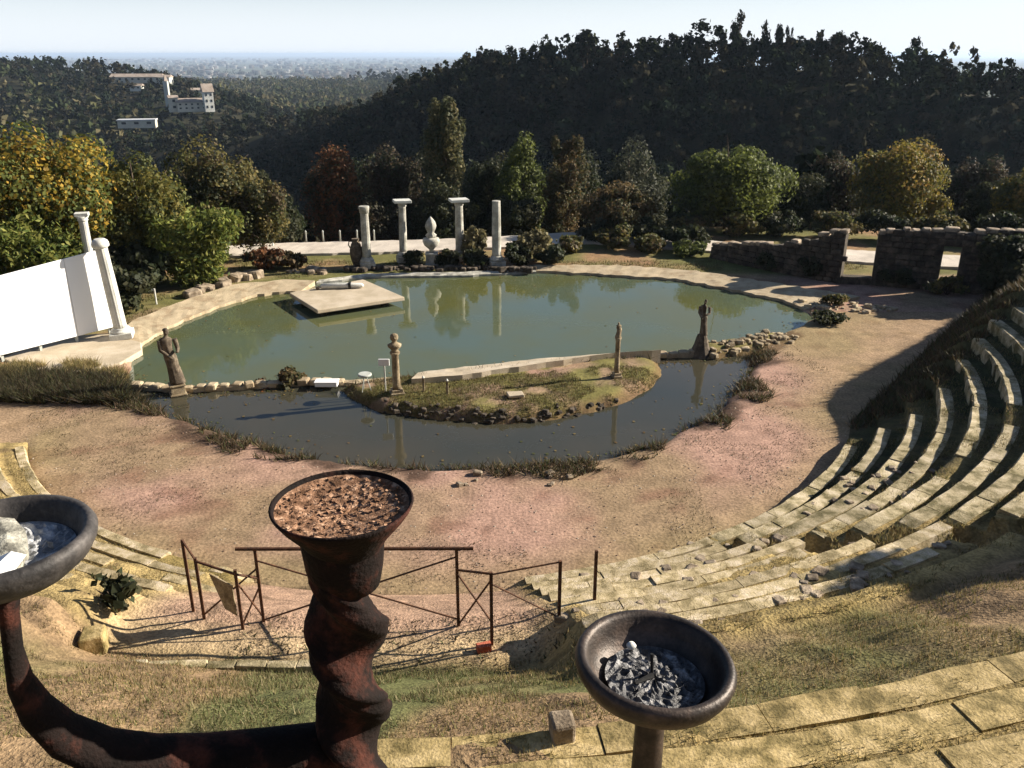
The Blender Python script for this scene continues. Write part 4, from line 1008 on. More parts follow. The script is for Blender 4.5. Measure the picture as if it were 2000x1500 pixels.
for x_, y_, zt_, r_, l_ in ((-16.5, 52, 4.6, 2.6, 'dark green tree filling the gap behind the olive tree on the left'), (-11.5, 63, 3.4, 3.0, 'dark tree behind the orange red tree'), (-6.2, 64, 3.2, 3.0, 'dark tree behind and left of the tallest tree'), (-1.5, 66, 3.2, 3.0, 'dark tree far behind the low tree right of the tallest one'),
        (4.5, 65, 3.6, 3.0, 'dark tree far behind the rusty topped tree'), (9.5, 68, 3.0, 3.2, 'dark tree far behind the grey domed tree'), (18.5, 66, 3.2, 3.2, 'dark tree far behind, between the round and the dull grey brown trees'), (26, 68, 2.6, 3.2, 'dark tree far behind the golden yellow tree'), (31, 55, 2.8, 2.4, 'dark bushy tree low at the far right beyond the wall')):
    tree('dark_tree', x_, y_, zt_, r_, 'dark' if x_ % 2 else 'poplar', l_, 6500, .17, skirt=.0)
# off the right side: hedge and trees that shade the tiers
tree('dark_tree', 21.4, 35.5, 3.1, 1.5, 'dark', 'dark hedge-like tree closing the right end of the ruined wall', 9000, .15, skirt=.0, zbase=.2)
tree('dark_tree', 22.3, 31.0, 3.6, 1.6, 'dark', 'dark bushy evergreen standing over the upper end of the tiers', 9000, .15, skirt=.0, zbase=1.2)
tree('dark_tree', 24.8, 29.2, 4.9, 2.2, 'dark', 'tall dark evergreen at the right beyond the upper tiers', 10000, .16, skirt=.02)
tree('dark_tree', 29.0, 33.0, 6.0, 2.4, 'dark', 'tall dark evergreen farther right behind the hedge', 10000, .17, skirt=.02)
tree('dark_tree', 14.4, 13.0, 7.4, 1.3, 'dark', 'dark evergreen on the top of the tiers at the right', 7000, .14, skirt=.05, zbase=4.9)

# bamboo
def bamboo(x, y, ztop, rad, label, n, seed, culms=26):
    zb = tz(x, y); t = thing('bamboo_clump', (x, y, zb), label, 'bamboo'); h = ztop - zb
    rng = np.random.default_rng(seed); Ps = []; Ns = []
    for i in range(culms):
        a = rng.uniform(0, 6.28); d = rad * .45 * math.sqrt(rng.random()); hh = h * rng.uniform(.72, 1.0); ox, oy = math.cos(a) * d, math.sin(a) * d
        lx, ly = math.cos(a) * rad * rng.uniform(.3, .75), math.sin(a) * rad * rng.uniform(.3, .75)
        pts = [(ox + lx * f ** 2.2, oy + ly * f ** 2.2, hh * (f - .12 * f ** 4)) for f in (0, .25, .5, .75, 1)]
        b = MB(); b.tube(pts, [.03, .028, .024, .016, .006], 5); b.build('culm', M['bark'] if i % 5 == 0 else M['culm'], t)
        m = int(n * 2.4) // culms; f = rng.uniform(.08, 1, m) ** .8
        P = np.stack([ox + lx * f ** 2.2, oy + ly * f ** 2.2, hh * (f - .12 * f ** 4)], 1) + rng.normal(size=(m, 3)) * np.array([.24, .24, .2])
        Ps.append(P)
    P = np.concatenate(Ps); N = rng.normal(size=P.shape); N[:, 2] += .5; N /= np.linalg.norm(N, axis=1)[:, None]
    V, F = leaf_quads(P, N, .065, rng, 2.0); o = link('foliage', np_mesh('foliage', V, F, tint_of(PAL['bamboo'], len(P), rng, .3)), t, M['leaf'])
M['culm'] = surf('bamboo_culm', (.16, .17, .05), (.25, .24, .08), 4, .6, 0)
bamboo(-20.9, 34.2, 4.5, 2.3, 'bright green bamboo clump at the left edge behind the white panel', 9000, 61, 34)
bamboo(-14.6, 38.6, 3.75, 1.9, 'yellow green bamboo clump on the left bank above tan boulders', 8000, 62, 30)
bamboo(-18.9, 33.9, 3.4, 1.2, 'small bamboo clump touching the pale narrow column', 3500, 63, 14)

def shrub(x, y, h, rad, pal, label, n=1500, size=.09, seed=0, name='shrub'):
    zb = tz(x, y); t = thing(name, (x, y, zb), label, 'shrub'); rng = random.Random(seed)
    b = MB()
    for i in range(6):
        a = rng.uniform(0, 6.28); b.tube([(0, 0, -.05), (math.cos(a) * rad * .3, math.sin(a) * rad * .3, h * .4), (math.cos(a) * rad * .6, math.sin(a) * rad * .6, h * .75)], [.025, .018, .006], 5)
    b.build('stems', M['bark'], t)
    V, F, Tn = crown(0, 0, 0.0, h, rad, rad, n, size, PAL[pal], seed + 900, 14); link('foliage', np_mesh('foliage', V, F, Tn), t, M['leaf'])
shrub(-2.0, 43.3, 2.0, .75, 'tan', 'tan grassy shrub right of the bright slab column', 1800, .1, 1)
shrub(1.1, 43.2, 1.9, .9, 'tan', 'pale yellow shrub right of the rightmost far column', 2200, .1, 2)
shrub(.2, 42.3, 1.1, .8, 'dark', 'dark planting at the foot of the rightmost far column', 1600, .1, 3)
shrub(1.9, 42.6, 1.2, 1.0, 'dark', 'dark low bush at the right end of the column planting', 1800, .1, 4)
shrub(-1.8, 42.1, .9, .8, 'dark', 'dark low bush between the third and fourth columns', 1500, .1, 5)
shrub(-3.3, 42.3, .8, .7, 'dark', 'dark low plants right of the stone pinecone', 1200, .1, 6)
shrub(-4.9, 42.2, .75, .6, 'dark', 'dark low plants left of the stone pinecone', 1200, .1, 7)
shrub(-12.2, 41.6, 1.2, 1.2, 'red', 'reddish brown bush in front of the left end of the road', 2200, .11, 8)
shrub(-10.9, 41.9, .9, .8, 'brownweed', 'low olive brown bush by the tumbled pinkish rocks', 1300, .1, 9)
shrub(-7.35, 26.1, 1.25, .62, 'rustgreen', 'spiky brown green bush growing on the dividing ledge', 1300, .07, 10)
shrub(-8.1, 25.95, .5, .5, 'red', 'low reddish weed left of the spiky ledge bush', 600, .06, 11)
shrub(4.5, 48.2, 1.4, 1.0, 'greygreen', 'small grey bush near the middle of the road', 1300, .1, 12)
shrub(7.8, 47.9, 1.4, 1.3, 'dark', 'dark bush in front of the round green tree', 2000, .12, 13)
shrub(-16.2, 34.4, 1.8, 1.6, 'dark', 'dark undergrowth right of the white column', 3000, .12, 14)
shrub(-17.6, 31.8, 1.6, 1.2, 'olive', 'olive undergrowth behind the white panel', 2500, .12, 15)
shrub(-19.0, 36.5, 2.6, 1.9, 'dark', 'dark undergrowth below the big autumn tree', 4000, .14, 16)
shrub(-16.4, 37.2, 2.4, 1.6, 'dark', 'dark undergrowth left of the right bamboo clump', 3500, .14, 17)
shrub(13.7, 35.0, .55, .6, 'olive', 'small olive tuft on the stone heap by the dirt path', 700, .07, 18)
shrub(12.6, 32.6, .45, .8, 'dark', 'dark weeds at the right corner of the pond', 900, .07, 19)
shrub(-6.35, 11.5, .7, .45, 'dark', 'small dark spiky plant on the slope left of the railing', 110, .1, 20)
shrub(19.4, 36.9, .8, .9, 'olive', 'creeper spilling over the top of the doorway in the ruined wall', 900, .09, 21)

for i, (x_, y_, h_, l_) in enumerate(((10.5, 50.3, 1.5, 'dark bush beyond the road, below the left side of the round tree'), (15.8, 49.8, 1.7, 'dark bush beyond the road, below the right side of the round tree'), (18.6, 49.2, 1.7, 'dark bush beyond the road seen over the gap in the ruined wall'), (21.2, 48.6, 1.8, 'dark bush beyond the road seen over the wall between gap and doorway'), (24.0, 48.0, 1.8, 'dark bush beyond the road seen over the doorway of the ruined wall'), (26.8, 47.0, 1.9, 'dark bush beyond the road at the far right end of the ruined wall'), (13.2, 50.0, 1.4, 'dark bush right below the middle of the round tree'))):
    shrub(x_, y_, h_, 1.7, 'dark' if i % 2 else 'olive', l_, 3200, .1, 60 + i)
shrub(7.4, 45.6, .95, 1.1, 'olive', 'low olive bush beside the road, left of the ruined wall end', 1700, .1, 71)
shrub(9.4, 44.7, .8, 1.0, 'green', 'low green bush right at the left end of the ruined wall', 1700, .1, 72)
shrub(1.4, 44.0, 1.5, 1.0, 'olive', 'olive bush behind the dark planting of the rightmost far column', 2200, .1, 73)
shrub(5.6, 46.6, 1.3, 1.3, 'olive', 'olive bush left of the dark bush, in front of the road', 2200, .11, 31)
shrub(9.6, 46.6, 1.2, 1.4, 'dark', 'dark low bush between the round tree and the ruined wall', 2400, .11, 32)
shrub(3.0, 45.4, .9, 1.1, 'olive', 'low olive bush at the right end of the far bank planting', 1600, .11, 33)

for i, (x_, y_, h_, l_) in enumerate(((12.6, 41.5, .9, 'leafy creeper at the foot of the left part of the ruined wall'), (14.4, 39.7, 1.3, 'leafy creeper climbing the ruined wall left of the gap'), (17.6, 38.0, 1.1, 'weeds at the foot of the ruined wall right of the gap'), (21.3, 36.8, 1.6, 'creeper hanging on the ruined wall right of the doorway'))):
    shrub(x_, y_, h_, .8, 'dark', l_, 1600, .08, 40 + i, 'creeper')

# ------------------------------------------------------------------ grass and weeds
def blades(name, P, hgt, wid, pal, seed, lean=.5, var=.3):
    rng = np.random.default_rng(seed); n = len(P)
    h = hgt * rng.uniform(.4, 1.3, n); a = rng.uniform(0, 6.28, n); w_ = wid * rng.uniform(.6, 1.3, n)
    dx, dy = np.cos(a) * w_, np.sin(a) * w_; l = rng.normal(size=(n, 2)) * lean * h[:, None]
    A = P + np.stack([dx, dy, -np.full(n, .02)], 1); B = P - np.stack([dx, dy, np.full(n, .02)], 1)
    T_ = P + np.stack([l[:, 0], l[:, 1], h], 1)
    V = np.stack([A, B, T_], 1).reshape(-1, 3); F = np.arange(n * 3).reshape(n, 3)
    pl_ = np.array(PAL2[pal]); c = pl_[rng.integers(0, len(pl_), n)] * rng.uniform(1 - var, 1 + var, (n, 1))
    o = link(name, np_mesh(name, V, F, np.repeat(c, 3, 0)), mat=M['grass']); return tag(o, kind='stuff')
PAL2 = {'dry': [(.3,.23,.1),(.24,.19,.08),(.2,.17,.07),(.36,.28,.14),(.14,.13,.05)],
        'mixed': [(.22,.17,.07),(.15,.14,.045),(.3,.22,.11),(.09,.11,.035),(.28,.22,.12),(.1,.075,.045)],
        'green': [(.08,.1,.035),(.12,.13,.05),(.17,.15,.07),(.24,.2,.11),(.14,.11,.06)],
        'weed': [(.07,.05,.03),(.1,.065,.04),(.05,.045,.02),(.12,.09,.045),(.06,.07,.025)],
        'bushmix': [(.05,.036,.022),(.04,.045,.02),(.08,.055,.032),(.03,.028,.016),(.07,.075,.03)],
        'isle': [(.14,.13,.045),(.18,.15,.06),(.1,.1,.035),(.12,.08,.045)]}
def surf_pts(n, r0, r1, t0, t1, seed):
    rng = np.random.default_rng(seed); rr = np.sqrt(rng.uniform(r0 ** 2, r1 ** 2, n)); tt = rng.uniform(t0, t1, n)
    x = C[0] + rr * np.cos(np.radians(tt)); y = C[1] + rr * np.sin(np.radians(tt))
    z = terrace_z(rr, tt) + (fbm(x, y, 0.8, 4, 91) - 0.5) * (0.09 + 0.17 * (1 - relief((rr - R0) / TW, tt)))
    return x, y, z * cav(x, y)
x, y, z = surf_pts(120000, R0 + 5.8 * TW, R0 + 12.5 * TW, -128, -54, 1); kq = (x * 0 + np.hypot(x - C[0], y - C[1]) - R0) / TW; tq = polar(x, y)[1]; kz = (kq > 8.3) | (tq < -80); x, y, z = x[kz], y[kz], z[kz]; k = fbm(x, y, .7, 3, 5) > .4
x, y, z = x[k], y[k], z[k]; tt = polar(x, y)[1]; gm = (fbm(x, y, 2.2, 5, 141) > .53) & (tt < -82)
blades('grass_slope', np.stack([x, y, z], 1)[~gm], .055, .007, 'mixed', 2)
blades('green_grass_patch', np.stack([x, y, z], 1)[gm], .07, .008, 'green', 3)
x, y, z = surf_pts(90000, R0 + 12.5 * TW, R0 + 18 * TW, -110, -52, 4); k = fbm(x, y, .5, 3, 6) > .42
blades('upper_tier_grass', np.stack([x, y, z], 1)[k], .05, .007, 'dry', 5)
x, y, z = surf_pts(90000, R0, R0 + 8.4 * TW, -150, -54, 6); tt = polar(x, y)[1]; k = (fbm(x, y, .6, 3, 7) > .5) & ((tt < -107) | (tt > -78))
blades('lower_tier_grass', np.stack([x, y, z], 1)[k], .06, .009, 'dry', 8)
x, y, z = surf_pts(60000, R0, R0 + 9 * TW, -52, 20, 9); k = (fbm(x, y, .9, 3, 8) > .5) & (cav(x, y) > .9)
blades('right_tier_grass', np.stack([x, y, z], 1)[k], .07, .01, 'mixed', 10)
def field(n, x0, x1, y0, y1, seed, test):
    rng = np.random.default_rng(seed); x = rng.uniform(x0, x1, n); y = rng.uniform(y0, y1, n)
    k = test(x, y); x, y = x[k], y[k]; z, sp, si = ground_z(x, y); return np.stack([x, y, z], 1), sp, si
P, sp, si = field(60000, -5.8, 5.5, 22.5, 29, 12, lambda x, y: (sdf(x, y, ISLE) > .05) & (y < 26.35 + .27 * (x + 3.3) - 1.1 * (x > -3)) & (fbm(x, y, .8, 3, 2) > .4)); blades('island_grass', P, .08, .012, 'isle', 13)
def chan_bank(x, y):
    d = -sdf(x, y, CHAN); dp = -sdf(x, y, POND)
    return (d > -.15) & (dp > .1) & (d < .15 + 1.1 * np.clip((fbm(x, y, 1.6, 3, 4) - .3) * 2, 0, 1)) & (y < 31.5) & (fbm(x, y, .5, 3, 3) > .42)
P, sp, si = field(170000, -15, 10.5, 18, 31.5, 14, chan_bank); blades('bank_weeds', P, .2, .018, 'weed', 15, .7)
P, sp, si = field(80000, -19.5, -10.8, 23.3, 26.8, 16, lambda x, y: (np.hypot((x + 15) / 4.3, (y - 25.3 + (x + 15) * .12) / 1.15) < 1) & (sdf(x, y, CHAN) < 0) & (sdf(x, y, POND) < .1) & (fbm(x, y, .8, 3, 3) > .36)); blades('left_bank_brush', P, .34, .02, 'bushmix', 17, .8)
P, sp, si = field(30000, -19, -12, 25.4, 27.6, 18, lambda x, y: (sdf(x, y, POND) < -.1) & (y > 25.6 - (x + 15) * .1) & (fbm(x, y, .6, 3, 3) > .5)); blades('left_bank_grass', P, .3, .018, 'dry', 19)
P, sp, si = field(90000, -22, 20, 30, 49, 20, lambda x, y: (sdf(x, y, POND) < -1.2) & (fbm(x, y, 1.4, 3, 12) > .5) & ((x < 9.5) | (y > 41)) & ~((y > 43.4) & (y < 48.5)) & ~((x > -18.2) & (x < -13.2) & (y < 31.2))); blades('back_grass', P, .12, .02, 'isle', 21)
def embank(x, y): c = cav(x, y); r_, t_ = polar(x, y); return (c > .02) & (c < .99) & (r_ > R0) & (x > 3)
P, sp, si = field(90000, 9, 28, 22, 45, 22, embank)
P[:, 2] = np.where(True, np.maximum(P[:, 2], terrace_z(*polar(P[:, 0], P[:, 1])) * cav(P[:, 0], P[:, 1])), 0); blades('embankment_weeds', P, .22, .025, 'weed', 23, .6)
def dirt_tufts(x, y): return (polar(x, y)[0] < R0 + .2) & (sdf(x, y, CHAN) < -.3) & (sdf(x, y, POND) < -.3) & (y < 33) & (fbm(x, y, 1.3, 4, 44) > .6)
P, sp, si = field(90000, -16, 12, 13.5, 33, 24, dirt_tufts); blades('orchestra_weeds', P, .05, .012, 'weed', 25, .8)
P, sp, si = field(14000, -18, 14, 12, 34, 40, lambda x, y: (polar(x, y)[0] < R0 + .1) & (sdf(x, y, CHAN) < -.4) & (sdf(x, y, POND) < -.3) & (fbm(x, y, 1.1, 4, 49) > .45))
rng = np.random.default_rng(41); n_ = len(P); sc_ = rng.uniform(.008, .032, n_)[:, None, None]
oc = np.array([(1, 0, 0), (0, 1, 0), (-1, 0, 0), (0, -1, 0), (0, 0, .8)]); V = P[:, None] + oc[None] * sc_ * rng.uniform(.6, 1.4, (n_, 5, 1))
F = (np.array([(0, 1, 4), (1, 2, 4), (2, 3, 4), (3, 0, 4)])[None] + (np.arange(n_) * 5)[:, None, None]).reshape(-1, 3)
cp = np.array([(.38, .28, .22), (.22, .14, .1), (.45, .38, .3), (.14, .1, .07)])[rng.integers(0, 4, n_)]
tag(link('gravel', np_mesh('gravel', V.reshape(-1, 3), F, np.repeat(cp, 5, 0)), mat=M['grass']), kind='stuff')
rng = np.random.default_rng(71); xq = rng.uniform(-14, 12.5, 9000); yq = rng.uniform(20, 41.5, 9000)
dq = np.maximum(sdf(xq, yq, POND), sdf(xq, yq, CHAN)); k = (dq > -.05) & (rng.random(9000) < np.exp(-np.clip(dq, 0, 9) / .45) + .015) & (sdf(xq, yq, ISLE) < .0)
xq, yq = xq[k], yq[k]; P = np.stack([xq, yq, np.full(len(xq), -.112)], 1); N = np.tile([[0., 0., 1.]], (len(P), 1)) + rng.normal(size=P.shape) * .04; N /= np.linalg.norm(N, axis=1)[:, None]
V, F = leaf_quads(P, N, .045, rng); V[:, 2] = -.112 + rng.uniform(0, .012, len(V)); tag(link('floating_leaves', np_mesh('floating_leaves', V, F, tint_of([(.22, .16, .06), (.14, .09, .04), (.1, .11, .04)], len(P), rng)), mat=M['leaf']), kind='stuff')
# litter of twigs by the railing
x, y, z = surf_pts(1300, 15.3, 16.8, -98, -80, 30); blades('dry_litter', np.stack([x, y, z], 1), .05, .02, 'weed', 31, 1.2)

# ------------------------------------------------------------------ forests
def forest(name, pts, hmin, hmax, pal, seed, q=46, size=.12):
    """pts n x 3 (tree feet)"""
    rng = np.random.default_rng(seed); Vs = []; Cs = []
    tmpl = []
    for i in range(8):
        V, F, Tn = crown(0, 0, .05, 1.0, .42, .42, q, size, [(1, 1, 1)], seed * 10 + i, 9, ['round', 'round', 'tall', 'cone', 'round', 'flatbase', 'round', 'tall'][i], )
        tmpl.append((V, Tn))
    n = len(pts); H = rng.uniform(hmin, hmax, n); W_ = rng.uniform(.75, 1.25, n); idx = rng.integers(0, 8, n); p_ = np.array(PAL[pal])[rng.integers(0, len(PAL[pal]), n)] * rng.uniform(.75, 1.3, (n, 1))
    p_ = p_ * (1 + 1.1 * smooth((pts[:, 0] - 50) / 40) * (pts[:, 1] < 170) * rng.uniform(0, 1.6, n))[:, None] if name == 'hillside_forest' else p_  # sunlit right end of the hill painted in by brightening its leaf tints
    rot = rng.uniform(0, 6.28, n)
    for i in range(8):
        k = np.where(idx == i)[0]; V, Tn = tmpl[i]
        if len(k) == 0: continue
        c, s = np.cos(rot[k])[:, None], np.sin(rot[k])[:, None]
        x = (V[:, 0] * c - V[:, 1] * s) * (H[k] * W_[k])[:, None] + pts[k, 0][:, None]
        y = (V[:, 0] * s + V[:, 1] * c) * (H[k] * W_[k])[:, None] + pts[k, 1][:, None]
        z = V[:, 2] * H[k][:, None] + pts[k, 2][:, None]
        Vs.append(np.stack([x, y, z], 2).reshape(-1, 3)); Cs.append((Tn[None] * p_[k][:, None, :]).reshape(-1, 3))
    V = np.concatenate(Vs); Cc = np.concatenate(Cs); F = np.arange(len(V)).reshape(-1, 4)
    return tag(link(name, np_mesh(name, V, F, Cc), mat=M['leafdense']), kind='stuff')
def scatter(x0, x1, y0, y1, step, seed, test):
    rng = np.random.default_rng(seed); gx_, gy_ = np.meshgrid(np.arange(x0, x1, step), np.arange(y0, y1, step)); x = (gx_ + rng.uniform(-.5, .5, gx_.shape) * step).ravel(); y = (gy_ + rng.uniform(-.5, .5, gy_.shape) * step).ravel()
    vis = (np.abs(x) < y * .72 + 12); k = test(x, y) & vis; x, y = x[k], y[k]; z, _, _ = ground_z(x, y); return np.stack([x, y, z], 1)
hd = lambda x, y: seg_dist(x, y, HILL)[0]
P = scatter(-60, 150, 78, 330, 3.4, 1, lambda x, y: (hd(x, y) < 42) & (x > -60)); P = P[P[:, 2] > -26]
forest('hillside_forest', P, 4.2, 7.6, 'forest', 51, 170, .06)
P = scatter(-260, 90, 62, 350, 5.2, 2, lambda x, y: (hd(x, y) >= 0) & ((x < -60) | (hd(x, y) >= 42))); P = P[(P[:, 2] > -36)]; nr_ = np.hypot(P[:, 0], P[:, 1]) < 125
forest('near_valley_wood', P[nr_], 5, 8, 'forest', 56, 260, .045)
forest('valley_forest', P[~nr_], 5, 8, 'forest', 52, 70, .085)
P = scatter(-800, 120, 350, 1500, 13, 7, lambda x, y: (seg_dist(x, y, RIDGE)[0] > 60)); forest('foothill_forest', P, 8, 13, 'foothill', 55, 24)
P = scatter(-520, -60, 350, 690, 8.0, 3, lambda x, y: (seg_dist(x, y, RIDGE)[0] < 220)); P = P[P[:, 2] > -40]
forest('ridge_forest', P, 5, 9, 'forest', 53, 40)
# individual trees on the crest
cr = np.random.default_rng(9); CR = []
def crest_mesh(i, shape): 
    V, F, Tn = crown(0, 0, .08, 1.0, .4, .4, 600, .042, PAL['forest'], 700 + i, 12, shape); me = np_mesh('crown', V, F, Tn); me.materials.append(M['leafdense']); return me
CM = {s: [crest_mesh(i + 10 * j, s) for i in range(3)] for j, s in enumerate(('round', 'cone', 'tall'))}
bt = MB(); bt.tube([(0, 0, -.05), (0, 0, .5), (0, 0, .9)], [.03, .02, .005], 6); tm = bpy.data.meshes.new('trunk'); tm.from_pydata(bt.v, [], bt.f); tm.materials.append(M['bark'])
def crest_tree(x, y, h, w_, shape, label, group=None, name='hill_tree'):
    t = thing(name, (x, y, gz(x, y)), label, 'tree', group)
    c = put('crown', random.choice(CM[shape]), (0, 0, 0), (w_, w_, h), random.uniform(0, 6), t); k = put('trunk', tm, (0, 0, 0), (h, h, h), 0, t)
for i in range(54):
    u = i / 53 * (len(HILL) - 7) + 4; j = min(int(u), len(HILL) - 2); f = u - j
    x = HILL[j][0] + (HILL[j + 1][0] - HILL[j][0]) * f + cr.uniform(-1.5, 1.5); y = HILL[j][1] + (HILL[j + 1][1] - HILL[j][1]) * f + cr.uniform(-3, 1)
    h = cr.uniform(4.0, 6.4); crest_tree(x, y, h, h * cr.uniform(.8, 1.2), 'round' if i % 3 else 'tall', 'dark tree in the line along the wooded hill crest', 'trees along the hill crest')
def pxdir(px, Y_): return (px - 1000) / 1664 * Y_ * .932
for px, Y_, h, w_, s, l in ((1440, 170, 9.6, 5.5, 'cone', 'tall pointed conifer, highest tree standing up from the hill crest'), (1490, 168, 8.2, 3.8, 'cone', 'thin pointed conifer just right of the highest crest tree'),
    (1518, 167, 8.4, 4.0, 'cone', 'second thin conifer right of the highest crest tree'), (1537, 167, 7.6, 2.4, 'tall', 'very thin dark tree at the end of the conifer group on the crest'),
    (1600, 165, 7.4, 4.5, 'tall', 'dark stubby tree on the crest between conifers and the round tree'), (1640, 163, 8.2, 7.5, 'round', 'round dark dome shaped tree on the hill crest'), (1785, 160, 8.6, 4.6, 'cone', 'lone pointed tree on the right slope of the crest'), (1690, 162, 7.4, 7.5, 'round', 'broad green tree right of the dome shaped crest tree'), (1140, 185, 7.6, 6, 'round', 'slightly taller round tree on the left shoulder of the hill')):
    crest_tree(pxdir(px, Y_), Y_, h, w_, s, l)

# ------------------------------------------------------------------ distant buildings
def house(x, y, w_, d_, h, z0, rz, label, roof='gable', nwin=4, mat='house', floors=1, name='house', cat='building', rh=None):
    t = thing(name, (x, y, z0), label, cat, rz=rz)
    b = MB(); b.box((0, 0, h / 2 - .4), (w_, d_, h + .8)); b.build('wall', M[mat], t)
    rh = rh if rh is not None else d_ * .22
    b = MB(); o = .5
    if roof == 'gable': b.add([(-w_/2-o, -d_/2-o, h + .05), (w_/2+o, -d_/2-o, h + .05), (w_/2+o, d_/2+o, h + .05), (-w_/2-o, d_/2+o, h + .05), (-w_/2-o, 0, h + rh), (w_/2+o, 0, h + rh)], [(3, 2, 1, 0), (0, 1, 5, 4), (2, 3, 4, 5), (1, 2, 5), (3, 0, 4)]); b.build('roof', M['roof'], t)
    else: b.box((0, 0, h + .2), (w_ + o, d_ + o, .4)); b.build('roof', M['greyroof'], t)
    for f in range(floors):
        for i in range(nwin):
            b = MB(); b.box((-w_ / 2 + (i + .5) * w_ / nwin, -d_ / 2 - .03, (f + .55) * h / floors), (w_ / nwin * .35, .12, h / floors * .42)); b.build('window', M['glass'], t)
    return t
house(-139, 330, 13, 6, 1.8, -14.8, .25, 'long pale low building with flat roof, nearest in the left valley', 'flat', 3)
house(-143, 402, 15, 8, 3.2, -13.4, .5, 'long pale stone building with a stepped front in the left valley', 'gable', 6, floors=2)
house(-135.5, 400, 4.0, 5, 7.6, -13.4, .5, 'tall white gabled block at the right end of the long stone building', 'gable', 2, 'whitestone', 3, rh=3.5)
house(-150.5, 398, 3.5, 5, 5.2, -13.4, .5, 'small pale end block at the left of the long stone building', 'gable', 1, floors=2)
house(-215, 520, 28, 8, 2.4, -4.8, .05, 'long low pale row of houses high on the left ridge', 'gable', 8)
house(-196, 512, 6, 6, 3.2, -5.6, .0, 'small white house at the right end of the ridge row', 'gable', 2, 'whitestone')
house(-204, 490, 6, 5, 2.0, -8.2, .1, 'small white house below the ridge row', 'gable', 2, 'whitestone')
house(-168, 480, 5, 5, 4, -12, .3, 'little pale house on the ridge shoulder, left of the chapel tower', 'gable', 1)
t = thing('slender_tower', (-163, 425, -16), 'slender grey tower standing beside the left valley buildings', 'tower')
b = MB(); b.box((0, 0, 7), (2.0, 2.0, 14)); b.build('shaft', M['frame'], t); b = MB(); b.lathe([(1.4, 14), (1.2, 14.6), (.1, 17)], 4); b.build('spire', M['roof'], t)
# town on the plain: too many to count
rng = np.random.default_rng(77); n = 2600; Dn = np.exp(rng.uniform(math.log(1500), math.log(16000), n)); an_ = rng.uniform(-.62, .02, n)
cl = fbm(np.tan(an_) * Dn, Dn, 700, 3, 13); k = cl > .47; Dn, an_ = Dn[k], an_[k]; n = len(Dn)
x = np.tan(an_) * Dn; y = Dn; z, _, _ = ground_z(x, y); sx = rng.uniform(8, 26, n) * (1 + Dn / 9000); sy = rng.uniform(8, 16, n) * (1 + Dn / 9000); sz = rng.uniform(5, 12, n) * (1 + Dn / 14000)
bx = np.array([(-.5,-.5,0),(.5,-.5,0),(.5,.5,0),(-.5,.5,0),(-.5,-.5,1),(.5,-.5,1),(.5,.5,1),(-.5,.5,1),(-.5,0,1.35),(.5,0,1.35)])
V = bx[None] * np.stack([sx, sy, sz], 1)[:, None] + np.stack([x, y, z], 1)[:, None]; V = V.reshape(-1, 3)
fq = np.array([(0,1,5,4),(1,2,6,5),(2,3,7,6),(3,0,4,7),(4,5,9,8),(6,7,8,9)]); F = (fq[None] + (np.arange(n) * 10)[:, None, None]).reshape(-1, 4)
cc = np.repeat(np.array([(.16,.15,.13),(.36,.35,.33),(.13,.1,.08),(.09,.085,.08)])[rng.integers(0, 4, n)], 10, 0)
tag(link('distant_town', np_mesh('distant_town', V, F, cc), mat=M['grass']), kind='stuff')
# tree belts on the plain
P = np.stack([np.tan(rng.uniform(-.62, .1, 5000)), np.exp(rng.uniform(math.log(1200), math.log(9000), 5000))], 1); P[:, 0] *= P[:, 1]
k = fbm(P[:, 0], P[:, 1], 500, 3, 23) > .5; P = P[k]; z, _, _ = ground_z(P[:, 0], P[:, 1]); forest('plain_tree_belts', np.stack([P[:, 0], P[:, 1], z], 1), 12, 26, 'forest', 54, 10)

# ------------------------------------------------------------------ iron torch stand in the foreground
def bowl(b, c, prof, tilt=(0, 0), seg=48):
    b2 = MB(); b2.lathe(prof, seg, cap=False); e = Euler((tilt[0], tilt[1], 0)); b.add([Vector(c) + (e.to_matrix() @ Vector(v)) for v in b2.v], b2.f)
def disc(R_, z0, amp, seed, rings=9, seg=40, c=(0, 0), dome=0.0):
    rnd_ = random.Random(seed); vs = [(c[0], c[1], z0 + dome)]; fs = []
    for j in range(1, rings + 1):
        for i in range(seg):
            a = 2 * math.pi * i / seg; rr = R_ * j / rings; vs.append((c[0] + rr * math.cos(a), c[1] + rr * math.sin(a), z0 + rnd_.uniform(-amp, amp) * (j < rings) + dome * (1 - (j / rings) ** 2)))
    for i in range(seg): fs.append((0, 1 + i, 1 + (i + 1) % seg))
    for j in range(rings - 1):
        for i in range(seg):
            k = (i + 1) % seg; fs.append((1 + j * seg + i, 1 + (j + 1) * seg + i, 1 + (j + 1) * seg + k, 1 + j * seg + k))
    return vs, fs
BX, BY = -.475, 2.05; BZ = 5.95
ts = thing('torch_stand', (BX, BY, BZ), 'rusty iron torch stand with three fire bowls and a twisted shaft in the foreground', 'torch stand')
def L3(x, y, z): return (x - BX, y - BY, z - BZ)
